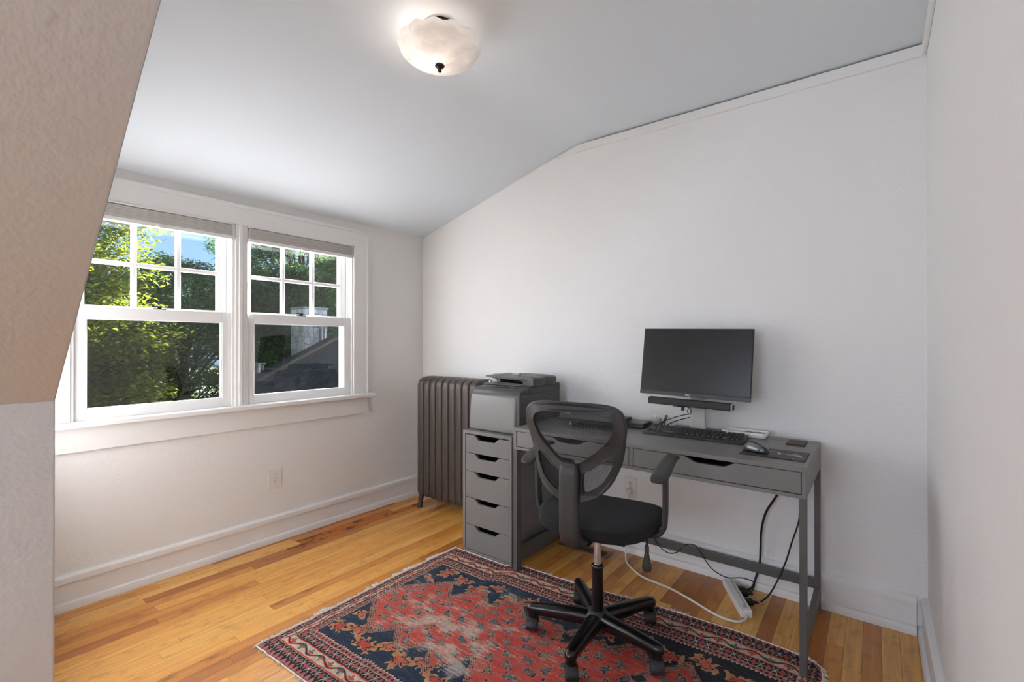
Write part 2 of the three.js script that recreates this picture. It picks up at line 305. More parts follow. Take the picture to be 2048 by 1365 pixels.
// ------------------------------------------------------------------ radiator
M.radiator = std('#4a423d', 0.42, { metalness: 0.2, bumpMap: deskGrain, bumpScale: 0.0006 });
{
  const x0 = 0.228, pitch = 0.0645, n = 9;
  const g = thing('radiator', 'dark bronze cast-iron column radiator in the corner', 'radiator', [x0, 0, 0.058]);
  const D = 0.205, H0 = 0.078, H1 = 0.957, R = 0.062;
  const s = new THREE.Shape();
  s.moveTo(0.02, H0); s.lineTo(D - 0.045, H0); s.quadraticCurveTo(D, H0, D, H0 + 0.05); s.lineTo(D, H1 - R - 0.012); s.quadraticCurveTo(D, H1 - 0.004, D - R - 0.03, H1); s.lineTo(R, H1); s.quadraticCurveTo(0, H1, 0, H1 - R); s.lineTo(0, H0 + 0.03); s.quadraticCurveTo(0, H0, 0.02, H0);
  const sec = toCreasedNormals(new THREE.ExtrudeGeometry(s, { depth: pitch - 0.036, bevelEnabled: true, bevelThickness: 0.018, bevelSize: 0.020, bevelOffset: -0.020, bevelSegments: 5, curveSegments: 10 }), 1.0);
  sec.rotateY(-Math.PI / 2); // shape x -> z, depth -> -x
  for (let i = 0; i < n; i++) { const m = mesh('section', sec, M.radiator, g); m.position.x = (i + 1) * pitch - 0.018; }
  const foot = (x, z, dir) => { // cast foot curving outwards to the floor
    const f = new THREE.Shape(); f.moveTo(-0.035, 0.15); f.lineTo(0.0, 0.15); f.quadraticCurveTo(0.0, 0.06, 0.014, 0.012); f.lineTo(0.018, 0); f.lineTo(-0.014, 0); f.quadraticCurveTo(-0.012, 0.05, -0.035, 0.09); f.closePath();
    const q = extr(f, 0.020, 0.007, 3); q.translate(0, 0, -0.010); if (dir < 0) q.scale(-1, 1, 1), q.index || flip(q);
    q.rotateY(-Math.PI / 2); q.translate(x, 0, z); return q;
  };
  function flip(q) { const p = q.attributes.position.array, nn = q.attributes.normal.array; for (let i = 0; i < p.length; i += 9) for (let k = 0; k < 3; k++) { let t = p[i + 3 + k]; p[i + 3 + k] = p[i + 6 + k]; p[i + 6 + k] = t; t = nn[i + 3 + k]; nn[i + 3 + k] = nn[i + 6 + k]; nn[i + 6 + k] = t; } }
  for (const x of [pitch / 2, (n - 0.5) * pitch]) { mesh('foot', foot(x, D - 0.005, 1), M.radiator, g); mesh('foot', foot(x, 0.005, -1), M.radiator, g); }
  mesh('end_plug', merge([new THREE.CylinderGeometry(0.022, 0.022, 0.02, 20).rotateZ(Math.PI / 2).translate(n * pitch + 0.008, 0.90, D / 2), new THREE.CylinderGeometry(0.012, 0.012, 0.02, 6).rotateZ(Math.PI / 2).translate(n * pitch + 0.026, 0.90, D / 2)]), M.radiator, g);
  mesh('air_valve', merge([new THREE.CylinderGeometry(0.005, 0.005, 0.03, 12).rotateZ(Math.PI / 2).translate(n * pitch + 0.012, 0.935, D * 0.45), cyl(0.007, 0.007, 0.02, n * pitch + 0.03, 0.94, D * 0.45, 12)]), M.chrome, g);
}

// ------------------------------------------------------------------ drawer unit
// a drawer front with the scooped grip in its upper edge
function gripFront(w, h, t, c0, c1, f0, f1, depth) { // grip from c0 to c1 at the edge, flat from f0 to f1
  const s = new THREE.Shape(); s.moveTo(0, 0); s.lineTo(w, 0); s.lineTo(w, h); s.lineTo(c1, h);
  s.bezierCurveTo(c1 - (c1 - f1) * 0.35, h - 0.001, f1 + (c1 - f1) * 0.28, h - depth, f1, h - depth); s.lineTo(f0, h - depth); s.bezierCurveTo(f0 - (f0 - c0) * 0.28, h - depth, c0 + (f0 - c0) * 0.35, h - 0.001, c0, h); s.lineTo(0, h); s.closePath();
  return toCreasedNormals(extr(s, t - 0.002, 0.001, 1, 8), 0.6);
}
{
  const w = 0.36, h = 0.70, zf = 0.581, d = 0.535;
  const g = thing('drawer_unit', 'grey five-drawer unit standing between the radiator and desk', 'drawer unit', [1.0, 0, zf]);
  mesh('side_panel', lim(0, 0.018, 0, h - 0.018, -d, 0), M.desk, g); mesh('side_panel', lim(w - 0.018, w, 0, h - 0.018, -d, 0), M.desk, g);
  mesh('top_panel', lim(0, w, h - 0.018, h, -d, 0), M.desk, g);
  mesh('bottom_panel', lim(0.018, w - 0.018, 0.0, 0.014, -d, 0), M.desk, g);
  mesh('back_panel', lim(0.018, w - 0.018, 0.018, h - 0.018, -d, -d + 0.006), M.desk, g);
  const ys = [0.0165, 0.161, 0.316, 0.468, 0.573, 0.679];
  const fw = w - 0.036 - 0.004;
  for (let i = 0; i < 5; i++) {
    const dr = new THREE.Group(); dr.name = 'drawer'; dr.position.set(0.020, ys[i], 0); g.add(dr);
    const fh = ys[i + 1] - ys[i] - 0.003;
    const f = mesh('drawer_front', gripFront(fw, fh, 0.018, fw * 0.205, fw * 0.795, fw * 0.325, fw * 0.665, 0.027), M.desk, dr); f.position.z = -0.019;
    mesh('drawer_box', merge([hardlim(0.01, 0.022, 0.01, fh - 0.03, -d + 0.03, -0.02), hardlim(fw - 0.022, fw - 0.01, 0.01, fh - 0.03, -d + 0.03, -0.02), hardlim(0.022, fw - 0.022, 0.01, 0.018, -d + 0.03, -0.02)]), M.desk, dr);
  }
}

// ------------------------------------------------------------------ printer
{
  const g = thing('printer', 'black and grey multifunction laser printer on the drawer unit', 'printer', [1.003, 0.70, 0.535]); // front left foot; z runs to the front
  M.prBody = std('#3f3d3b', 0.45); M.prFront = std('#7b7976', 0.38); M.prDark = std('#191817', 0.35); M.prSide = std('#4d4a47', 0.5);
  const w = 0.365;
  // body: profile in (z,y), swept over the width
  const prof = (pts) => { const s = new THREE.Shape(); pts.forEach((p, i) => i ? (p.length === 4 ? s.quadraticCurveTo(...p) : s.lineTo(...p)) : s.moveTo(...p)); s.closePath(); return s; };
  const swe = (s, x0, x1, b = 0.006) => { const q = toCreasedNormals(extr(s, x1 - x0 - 2 * b, b, 3, 10), 0.7); q.rotateY(-Math.PI / 2); q.translate(x1 - b, 0, 0); return q; };
  mesh('body', swe(prof([[-0.43, 0.012], [-0.012, 0.012], [-0.016, 0.215], [-0.43, 0.222]]), 0.012, w), M.prSide, g);
  // curved front cover, bulging and rounded at the sides
  const fc = prof([[-0.05, 0.004], [-0.004, 0.004], [0.002, 0.004, 0.003, 0.012], [0.004, 0.10, -0.010, 0.190], [-0.013, 0.212, -0.032, 0.214], [-0.05, 0.214]]);
  mesh('front_cover', swe(fc, 0.004, w - 0.02, 0.016), M.prFront, g);
  mesh('cover_edge', swe(prof([[-0.09, 0.008], [-0.022, 0.008], [-0.018, 0.10, -0.028, 0.205], [-0.09, 0.210]]), 0.0, w - 0.002, 0.010), M.prDark, g);
  mesh('control_panel', swe(prof([[-0.13, 0.212], [-0.028, 0.212], [-0.036, 0.236, -0.055, 0.247], [-0.13, 0.252]]), 0.006, w - 0.006, 0.006), M.prBody, g);
  mesh('panel_screen', lim(0.13, 0.22, 0.2515, 0.2535, -0.105, -0.07, 0.0008), std('#56544f', 0.2), g);
  mesh('panel_buttons', merge([0, 1, 2, 3].flatMap((i) => [0, 1].map((j) => rbox(0.012, 0.003, 0.010, 0.001, 0.245 + i * 0.02, 0.252, -0.075 - j * 0.016)))), M.prDark, g);
  // scanner bed and hinged lid
  mesh('scanner_bed', lim(0.006, w, 0.214, 0.254, -0.43, -0.115, 0.004), M.prBody, g);
  // document feeder: thick at the right, tapering to an overhanging tray at the left
  const ad = new THREE.Shape(); ad.moveTo(0.10, 0.262); ad.lineTo(w - 0.002, 0.262); ad.lineTo(w - 0.002, 0.300); ad.quadraticCurveTo(w - 0.006, 0.310, w - 0.06, 0.312); ad.lineTo(0.17, 0.314); ad.lineTo(0.015, 0.310); ad.quadraticCurveTo(0.000, 0.306, 0.006, 0.300); ad.lineTo(0.075, 0.292); ad.quadraticCurveTo(0.095, 0.286, 0.100, 0.262);
  const hole = new THREE.Path(); hole.moveTo(0.125, 0.266); hole.lineTo(0.285, 0.266); hole.quadraticCurveTo(0.30, 0.282, 0.245, 0.288); hole.lineTo(0.118, 0.290); hole.closePath();
  const ad2 = ad.clone(); ad2.holes.push(hole);
  const fg = toCreasedNormals(extr(ad2, 0.12, 0.003, 2, 10), 0.6); fg.translate(0, 0, -0.27);
  const bg = toCreasedNormals(extr(ad, 0.12, 0.003, 2, 10), 0.6); bg.translate(0, 0, -0.39);
  mesh('document_feeder', merge([fg, bg]), M.prBody, g);
  mesh('lid', lim(0.006, w, 0.2555, 0.2635, -0.43, -0.125, 0.003), M.prBody, g);
  mesh('paper_guide', lim(0.15, 0.20, 0.3135, 0.320, -0.255, -0.225, 0.002), std('#a9adb3', 0.4), g);
  mesh('paper_stop', lim(0.02, 0.07, 0.311, 0.315, -0.35, -0.20, 0.002), std('#8f9296', 0.4), g);
  mesh('output_slot', hardlim(0.115, 0.30, 0.264, 0.286, -0.30, -0.272), M.dark, g);
  // side access panel, recessed frame
  mesh('side_panel', lim(w - 0.001, w + 0.004, 0.02, 0.168, -0.37, -0.075, 0.003), M.prBody, g);
  mesh('side_panel_inset', lim(w + 0.003, w + 0.0055, 0.025, 0.155, -0.355, -0.10, 0.001), std('#5b5855', 0.45), g);
  for (const z of [-0.14, -0.32]) mesh('screw', new THREE.CylinderGeometry(0.003, 0.003, 0.003, 10).rotateZ(Math.PI / 2).translate(w + 0.001, 0.198, z), M.dark, g);
}

// ------------------------------------------------------------------ desk
{
  const x0 = 1.392, w = 1.32, zf = 0.607, zb = 0.045;
  const g = thing('desk', 'long grey desk with two drawers and slim legs', 'desk', [x0, 0, zf]);
  const d = zf - zb;
  mesh('desktop', lim(0, w, 0.742, 0.760, -d, 0), M.desk, g);
  const fl = mesh('cable_flap', lim(0.03, w - 0.012, 0.7595, 0.7606, -d + 0.004, -d + 0.075, 0.0004), M.desk, g);
  mesh('side_panel', lim(0, 0.018, 0.646, 0.742, -d, 0), M.desk, g); mesh('side_panel', lim(w - 0.014, w, 0.646, 0.742, -d, 0), M.desk, g);
  mesh('divider', lim(0.648, 0.666, 0.660, 0.742, -d, -0.0005), M.desk, g);
  mesh('bottom_panel', lim(0.018, w - 0.014, 0.646, 0.660, -d, 0), M.desk, g);
  mesh('back_panel', lim(0.018, w - 0.014, 0.660, 0.742, -d, -d + 0.012), M.desk, g);
  for (const [a, b] of [[0.0205, 0.6455], [0.6685, w - 0.0165]]) {
    const dr = new THREE.Group(); dr.name = 'drawer'; dr.position.set(a, 0.6625, 0); g.add(dr);
    const fw = b - a, fh = 0.0775;
    const f = mesh('drawer_front', gripFront(fw, fh, 0.018, fw * 0.335, fw * 0.665, fw * 0.43, fw * 0.58, 0.022), M.desk, dr); f.position.z = -0.019;
    mesh('drawer_box', merge([hardlim(0.01, 0.022, 0.0, 0.055, -d + 0.03, -0.02), hardlim(fw - 0.022, fw - 0.01, 0.0, 0.055, -d + 0.03, -0.02), hardlim(0.022, fw - 0.022, 0.0, 0.008, -d + 0.03, -0.02)]), M.desk, dr);
  }
  for (const x of [0, w - 0.022]) for (const z of [-0.042, -d]) mesh('leg', lim(x, x + 0.022, z > -0.1 ? 0.0066 : 0, 0.646, z, z + 0.042), M.legs, g);
  for (const x of [0.001, w - 0.021]) mesh('side_rail', lim(x, x + 0.02, 0.055, 0.120, -d + 0.042, -0.042), M.legs, g);
  mesh('back_rail', lim(0.022, w - 0.022, 0.100, 0.142, -d + 0.004, -d + 0.024), M.legs, g);
}

// ------------------------------------------------------------------ things on the desk
const TOP = 0.7606;
const font = await new FontLoader().loadAsync('fonts/droid/droid_sans_bold.typeface.json');
{ // monitor
  const g = thing('monitor', 'black flat monitor on a silver stand', 'monitor', [2.19, TOP, 0.095]);
  const hd = new THREE.Group(); hd.name = 'screen_head'; g.add(hd);
  hd.position.set(-0.001, 1.108 - TOP, 0.072); hd.rotation.set(-0.143, 0, -0.021, 'XYZ');
  const w = 0.534, h = 0.346;
  const bz = mesh('housing', merge([rbox(w, h, 0.012, 0.003, 0, 0, -0.008), rbox(0.36, 0.24, 0.03, 0.012, 0, -0.01, -0.028, 3)]), M.black, hd);
  mesh('display', rbox(w - 0.008, h - 0.026, 0.003, 0.0008, 0, 0.010, -0.0012), std('#161514', 0.30, { clearcoat: 0.0 }), hd).userData.label = 'dark switched-off screen';
  mesh('lower_bezel', rbox(w - 0.001, 0.018, 0.004, 0.001, 0, -h / 2 + 0.009, -0.0012), std('#3a3937', 0.42), hd);
  const t = new TextGeometry('DELL', { font, size: 0.0085, depth: 0.0004, curveSegments: 3 }); t.computeBoundingBox(); t.translate(-t.boundingBox.max.x / 2 - 0.018, -h / 2 + 0.0048, 0.0008);
  mesh('lettering', t, std('#d8d6d2', 0.4), hd);
  mesh('column', rbox(0.074, 0.30, 0.020, 0.005, -0.002, 0.155, -0.008, 3), std('#c5c3bf', 0.4), g).userData.label = 'silver stand column';
  mesh('mount', rbox(0.09, 0.09, 0.05, 0.006, 0, 0.33, 0.020), M.black, g);
  mesh('base_plate', rbox(0.255, 0.010, 0.150, 0.004, 0.0, 0.005, 0.030), std('#55534f', 0.4), g);
}
{ // sound bar clipped under the screen
  const g = thing('soundbar', 'slim black soundbar hanging under the monitor', 'soundbar', [2.168, 0.905, 0.178]);
  g.rotation.z = -0.021;
  mesh('body', rbox(0.41, 0.036, 0.042, 0.010, 0, 0, 0, 4), std('#2f2e2d', 0.6), g);
  mesh('grille', rbox(0.385, 0.028, 0.004, 0.0015, -0.004, 0.001, 0.0200), std('#3a3938', 0.75), g);
  mesh('end_trim', rbox(0.006, 0.034, 0.040, 0.0025, 0.203, 0, 0), std('#b9b7b3', 0.35), g).userData.label = 'silver end trim';
  mesh('knob', new THREE.CylinderGeometry(0.011, 0.011, 0.008, 20).rotateZ(Math.PI / 2).translate(0.2085, 0, 0), M.blackGloss, g);
  mesh('clip', rbox(0.014, 0.026, 0.012, 0.003, -0.03, -0.028, -0.005), M.black, g);
  mesh('dangling_wire', tube([[-0.075, -0.016, 0], [-0.07, -0.024, 0.002], [-0.05, -0.021, 0.002], [-0.01, -0.020, 0], [0.006, -0.022, 0], [0.012, -0.045, 0], [0.004, -0.055, 0.002], [-0.004, -0.040, 0.003], [0.004, -0.020, 0]], 0.0022, 50, 6), M.cable, g);
}
{ // keyboard with single keys
  const g = thing('keyboard', 'black full-size keyboard lying on the desk', 'keyboard', [2.2225, TOP, 0.276]);
  g.rotation.y = 0.01;
  const w = 0.452, d = 0.138;
  const s = poly([[-d / 2, 0.002], [d / 2, 0.002], [d / 2, 0.010], [d / 2 - 0.006, 0.014], [-d / 2 + 0.006, 0.024], [-d / 2, 0.020]]);
  const b = toCreasedNormals(extr(s, w - 0.008, 0.004, 2), 0.7); b.rotateY(-Math.PI / 2); b.translate(w / 2 - 0.004, 0, 0);
  mesh('base', b, std('#2b2a29', 0.45), g);
  const tilt = Math.atan2(0.010, d - 0.012), kw = 0.0187;
  const km = std('#1b1a1a', 0.5), km2 = std('#242322', 0.5);
  const geo = {}; const keyGeo = (u) => geo[u] ??= (() => { const q = new THREE.CylinderGeometry(0.0076 * Math.SQRT2, 0.0088 * Math.SQRT2, 0.008, 4, 1).rotateY(Math.PI / 4); const p = q.attributes.position; for (let i = 0; i < p.count; i++) p.setX(i, p.getX(i) + Math.sign(p.getX(i)) * (u - 1) * kw / 2); return q.toNonIndexed(); })();
  for (const k of Object.keys(geo)) geo[k].computeVertexNormals();
  const X0 = -w / 2 + 0.012;
  const rowsK = [
    [[0, 1], [2, 1], [3, 1], [4, 1], [5, 1], [6.5, 1], [7.5, 1], [8.5, 1], [9.5, 1], [11, 1], [12, 1], [13, 1], [14, 1], [15.25, 1], [16.25, 1], [17.25, 1], [18.6, 1], [19.6, 1], [20.6, 1], [21.6, 1]],
    [...Array.from({ length: 13 }, (_, i) => [i, 1]), [13, 2], [15.25, 1], [16.25, 1], [17.25, 1], [18.6, 1], [19.6, 1], [20.6, 1], [21.6, 1]],
    [[0, 1.5], ...Array.from({ length: 12 }, (_, i) => [1.5 + i, 1]), [13.5, 1.5], [15.25, 1], [16.25, 1], [17.25, 1], [18.6, 1], [19.6, 1], [20.6, 1], [21.6, 1]],
    [[0, 1.75], ...Array.from({ length: 11 }, (_, i) => [1.75 + i, 1]), [12.75, 2.25], [18.6, 1], [19.6, 1], [20.6, 1], [21.6, 1]],
    [[0, 2.25], ...Array.from({ length: 10 }, (_, i) => [2.25 + i, 1]), [12.25, 2.75], [16.25, 1], [18.6, 1], [19.6, 1], [20.6, 1], [21.6, 1]],
    [[0, 1.25], [1.25, 1.25], [2.5, 1.25], [3.75, 6.25], [10, 1.25], [11.25, 1.25], [12.5, 1.25], [13.75, 1.25], [15.25, 1], [16.25, 1], [17.25, 1], [18.6, 2], [20.6, 1], [21.6, 1]]];
  rowsK.forEach((row, r) => row.forEach(([u, wd]) => {
    const z = -d / 2 + 0.016 + r * 0.0195 + (r ? 0.004 : 0) - 0.0015 * r;
    const q = mesh('key', keyGeo(wd), r && wd === 1 ? km : km2, g);
    q.position.set(X0 + (u + wd / 2) * 0.01885, 0.0235 - (z + d / 2) * 0.072 + 0.0025, z); q.rotation.x = tilt;
  }));
}
{ // mouse pad with its pale printed drawing
  const c = document.createElement('canvas'); c.width = 512; c.height = 400; const x = c.getContext('2d');
  x.fillStyle = '#35302d'; x.fillRect(0, 0, 512, 400);
  for (let i = 0; i < 500; i++) { x.fillStyle = `rgba(${90 + 60 * rnd()},${80 + 50 * rnd()},${74 + 40 * rnd()},0.10)`; x.fillRect(rnd() * 512, rnd() * 400, 2 + 18 * rnd(), 2); }
  x.lineCap = 'round'; x.strokeStyle = '#c9c4b9'; x.lineWidth = 14;
  x.beginPath(); x.ellipse(235, 215, 62, 78, 0.2, Math.PI * 0.9, Math.PI * 2.05); x.stroke(); x.lineWidth = 8; x.strokeStyle = '#9c958a'; x.beginPath(); x.ellipse(235, 225, 40, 52, 0.2, 0.3, Math.PI * 1.1); x.stroke();
  x.strokeStyle = '#d9d5cc'; x.lineWidth = 12; x.beginPath(); x.moveTo(290, 180); x.bezierCurveTo(340, 150, 380, 250, 470, 210); x.stroke();
  x.lineWidth = 7; for (let i = 0; i < 9; i++) { x.strokeStyle = ['#dedad0', '#8a8176', '#c8c1b3'][i % 3]; x.beginPath(); x.moveTo(380 + 8 * i, 150 + 12 * i); x.lineTo(420 + 8 * i + 20 * rnd(), 140 + 16 * i); x.stroke(); }
  x.fillStyle = '#e6e2da'; x.fillRect(410, 330, 14, 8); x.fillRect(430, 338, 10, 7); x.fillStyle = '#7d2f24'; x.fillRect(150, 350, 60, 5);
  const t = new THREE.CanvasTexture(c); t.colorSpace = THREE.SRGBColorSpace;
  const g = thing('mouse_pad', 'dark mouse pad with a pale printed drawing', 'mouse pad', [2.586, TOP, 0.436]);
  mesh('pad', rbox(0.226, 0.003, 0.172, 0.001, 0, 0.0015, 0), std('#2b2725', 0.7), g);
  mesh('print', new THREE.PlaneGeometry(0.224, 0.170).rotateX(-Math.PI / 2).translate(0, 0.0032, 0), std('#ffffff', 0.5, { map: t }), g);
}
{ // mouse
  const g = thing('computer_mouse', 'black and silver computer mouse on the mouse pad', 'mouse', [2.523, TOP + 0.0033, 0.452], 1.05);
  const shell = (f, y0) => { const q = new THREE.SphereGeometry(1, 40, 24); const p = q.attributes.position; for (let i = 0; i < p.count; i++) { let x = p.getX(i), y = Math.max(p.getY(i), y0), z = p.getZ(i); const wz = 1 - 0.12 * Math.exp(-((z - 0.1) ** 2) * 8); p.setXYZ(i, x * 0.031 * f * wz, 0.012 + y * (y > 0 ? 0.026 * (1 - 0.22 * z) : 0.012) * f, z * 0.054 * f); } q.computeVertexNormals(); return q; };
  mesh('shell', shell(1, -0.95), std('#7a7c80', 0.25, { metalness: 0.6 }), g).userData.label = 'silver shell';
  const bt = shell(1.006, 0.02); const p = bt.attributes.position; for (let i = 0; i < p.count; i++) p.setX(i, p.getX(i) * 0.97); bt.computeVertexNormals();
  mesh('buttons', bt, M.blackGloss, g).userData.label = 'glossy black button area';
  mesh('lower_body', shell(1.02, -0.95).scale(1, 0.52, 1.0), M.black, g);
  mesh('wheel', new THREE.CylinderGeometry(0.008, 0.008, 0.006, 20).rotateZ(Math.PI / 2).translate(0, 0.034, -0.022), std('#4c4b4a', 0.6), g);
}
{ // coaster
  const t = dataTex(128, 128, (i, j) => { const n = fbm(i / 50, j / 7, 5), k = Math.abs(Math.sin(i / 9 + 3 * N(i / 20, j / 20, 2))) * Math.abs(Math.cos(j / 11)); return [70 + 30 * n + 26 * (k > 0.7), 58 + 24 * n + 20 * (k > 0.7), 46 + 18 * n + 14 * (k > 0.7)]; });
  const g = thing('coaster', 'small square dark wooden coaster at the desk end', 'coaster', [2.632, TOP, 0.165]);
  mesh('board', rbox(0.072, 0.007, 0.105, 0.0015, 0, 0.0035, 0), std('#3d2f25', 0.6), g);
  mesh('carved_face', new THREE.PlaneGeometry(0.068, 0.10).rotateX(-Math.PI / 2).translate(0, 0.0073, 0), std('#ffffff', 0.6, { map: t }), g);
}
{ // ceramic tray with what lies in it
  const g = thing('ceramic_tray', 'shallow white ceramic tray beside the monitor stand', 'tray', [2.412, TOP, 0.103]);
  const o = (w, d, r) => { const s = new THREE.Shape(); s.moveTo(-w + r, -d); s.lineTo(w - r, -d); s.quadraticCurveTo(w, -d, w, -d + r); s.lineTo(w, d - r); s.quadraticCurveTo(w, d, w - r, d); s.lineTo(-w + r, d); s.quadraticCurveTo(-w, d, -w, d - r); s.lineTo(-w, -d + r); s.quadraticCurveTo(-w, -d, -w + r, -d); return s; };
  const wall = o(0.098, 0.048, 0.012); wall.holes.push(o(0.090, 0.040, 0.008));
  const wg = toCreasedNormals(extr(wall, 0.020, 0.002, 2), 0.8); wg.rotateX(-Math.PI / 2); wg.translate(0, 0.003, 0);
  const p = wg.attributes.position; for (let i = 0; i < p.count; i++) { const k = 0.92 + 0.08 * clamp(p.getY(i) / 0.022); p.setX(i, p.getX(i) * k); p.setZ(i, p.getZ(i) * k); }
  const fg = extr(o(0.088, 0.040, 0.01), 0.004); fg.rotateX(-Math.PI / 2); fg.translate(0, 0.0, 0);
  const mat = std('#e8e4de', 0.3);
  mesh('rim', wg, mat, g); mesh('bottom', fg, mat, g);
  const e = thing('eyeglasses', 'folded eyeglasses with olive lenses in the white tray', 'eyeglasses', [2.452, TOP + 0.010, 0.103], 0.1);
  const lens = (x) => { const s = new THREE.Shape(); s.absellipse(x, 0, 0.021, 0.016, 0, Math.PI * 2); const q = extr(s, 0.0015); q.rotateX(-1.35); q.translate(0, 0.004, 0); return q; };
  const rim = (x) => new THREE.TorusGeometry(0.020, 0.0018, 8, 32).scale(1.06, 0.82, 1).rotateX(-1.35).translate(x, 0.005, 0);
  mesh('lens', lens(-0.024), std('#7c7a5e', 0.15), e); mesh('lens', lens(0.024), std('#7c7a5e', 0.15), e);
  mesh('glasses_frame', merge([rim(-0.024), rim(0.024), tube([[-0.005, 0.008, 0], [0, 0.010, 0], [0.005, 0.008, 0]], 0.0016, 8, 6), tube([[-0.046, 0.006, 0], [-0.02, 0.004, -0.018], [0.04, 0.003, -0.022]], 0.0016, 16, 6), tube([[0.046, 0.006, 0], [0.02, 0.006, -0.016], [-0.04, 0.005, -0.018]], 0.0016, 16, 6)]), std('#4a453c', 0.3), e);
  const pen = thing('pen', 'grey pen lying in the white ceramic tray', 'pen', [2.368, TOP + 0.012, 0.098], 0.06);
  mesh('barrel', new THREE.CylinderGeometry(0.0055, 0.0055, 0.085, 14).rotateZ(Math.PI / 2), std('#7f7c79', 0.35), pen);
  mesh('tip', new THREE.CylinderGeometry(0.0012, 0.0052, 0.014, 14).rotateZ(Math.PI / 2).translate(-0.049, 0, 0), M.black, pen);
  mesh('pocket_clip', rbox(0.03, 0.0015, 0.003, 0.0006, 0.026, 0.0066, 0), M.chrome, pen);
}
{ // docking box
  const g = thing('docking_station', 'flat dark grey docking box left of the keyboard', 'docking station', [1.902, TOP, 0.182], 0.02);
  mesh('case', rbox(0.108, 0.026, 0.125, 0.004, 0, 0.015, 0, 3), std('#4c4a48', 0.45), g);
  mesh('front_port', rbox(0.008, 0.003, 0.002, 0.0005, 0.0, 0.014, 0.0625), M.dark, g);
  mesh('side_ports', merge([0, 1, 2].map((i) => rbox(0.002, 0.010, 0.016, 0.0006, 0.0538, 0.015, -0.03 + i * 0.026))), M.dark, g);
  mesh('foot_pad', rbox(0.096, 0.003, 0.112, 0.001, 0, 0.0015, 0), M.dark, g);
}
{ // glass jar candle
  const g = thing('candle_jar', 'clear glass jar with a whitish candle by the wall', 'candle', [1.968, TOP, 0.085]);
  mesh('jar', lathe([[0.001, 0.0005], [0.027, 0.0005], [0.030, 0.004], [0.030, 0.046], [0.026, 0.054], [0.026, 0.066], [0.0275, 0.068], [0.0245, 0.068], [0.0245, 0.055], [0.0285, 0.046], [0.0285, 0.005], [0.001, 0.004]], 48), std('#ffffff', 0.02, { transmission: 1, thickness: 0, ior: 1.45 }), g);
  mesh('wax', lathe([[0.001, 0.005], [0.0275, 0.0055], [0.0278, 0.040], [0.024, 0.039], [0.001, 0.0385]], 40), std('#d9d6c6', 0.6), g);
  mesh('wick', cyl(0.0008, 0.0008, 0.01, 0, 0.043, 0, 8), M.dark, g);
}
{ // laptop on a white riser, behind the chair
  const g = thing('laptop', 'closed black laptop behind the mesh chair back', 'laptop', [1.70, TOP + 0.028, 0.285], 0.03);
  mesh('lid', rbox(0.335, 0.007, 0.225, 0.003, 0, 0.0145, 0), std('#3a3938', 0.42), g);
  mesh('base', rbox(0.335, 0.010, 0.225, 0.003, 0, 0.005, 0), std('#272625', 0.5), g);
  mesh('hinge', new THREE.CylinderGeometry(0.005, 0.005, 0.22, 14).rotateZ(Math.PI / 2).translate(0, 0.0105, -0.112), M.black, g);
  const r = thing('laptop_riser', 'small white riser under the closed laptop', 'riser', [1.72, TOP, 0.275], 0.03);
  mesh('shelf', rbox(0.27, 0.008, 0.16, 0.002, 0, 0.024, 0), M.plateWhite, r);
  mesh('support', rbox(0.008, 0.02, 0.16, 0.002, -0.131, 0.010, 0), M.plateWhite, r); mesh('support', rbox(0.008, 0.02, 0.16, 0.002, 0.131, 0.010, 0), M.plateWhite, r);
}
// cables on the desk
const cableGroup = 'black cables on the desk';
const deskCable = (label, pts, r = 0.0022) => tag(mesh('desk_cable', tube(pts, r, 80, 8), M.cable), label, 'cable', cableGroup);
deskCable('black cable running up to the monitor stand, upper one', [[1.962, TOP + 0.014, 0.20], [1.99, TOP + 0.006, 0.175], [2.02, TOP + 0.030, 0.15], [2.06, TOP + 0.050, 0.13], [2.10, TOP + 0.066, 0.112], [2.145, TOP + 0.078, 0.085]]);
deskCable('black cable running up to the monitor stand, lower one', [[2.035, TOP + 0.003, 0.19], [2.045, TOP + 0.012, 0.165], [2.07, TOP + 0.032, 0.145], [2.10, TOP + 0.046, 0.122], [2.145, TOP + 0.060, 0.085]]);
deskCable('black cable looping beside the docking box', [[1.960, TOP + 0.013, 0.165], [1.985, TOP + 0.004, 0.185], [2.015, TOP + 0.010, 0.165], [2.03, TOP + 0.045, 0.13], [2.033, TOP + 0.062, 0.12], [2.040, TOP + 0.062, 0.122], [2.037, TOP + 0.030, 0.15], [2.036, TOP + 0.003, 0.178]], 0.003);
deskCable('short black cable lying at the docking box side', [[1.958, TOP + 0.012, 0.215], [1.975, TOP + 0.005, 0.222], [2.0, TOP + 0.003, 0.205], [2.03, TOP + 0.0035, 0.20], [2.05, TOP + 0.0035, 0.175]]);

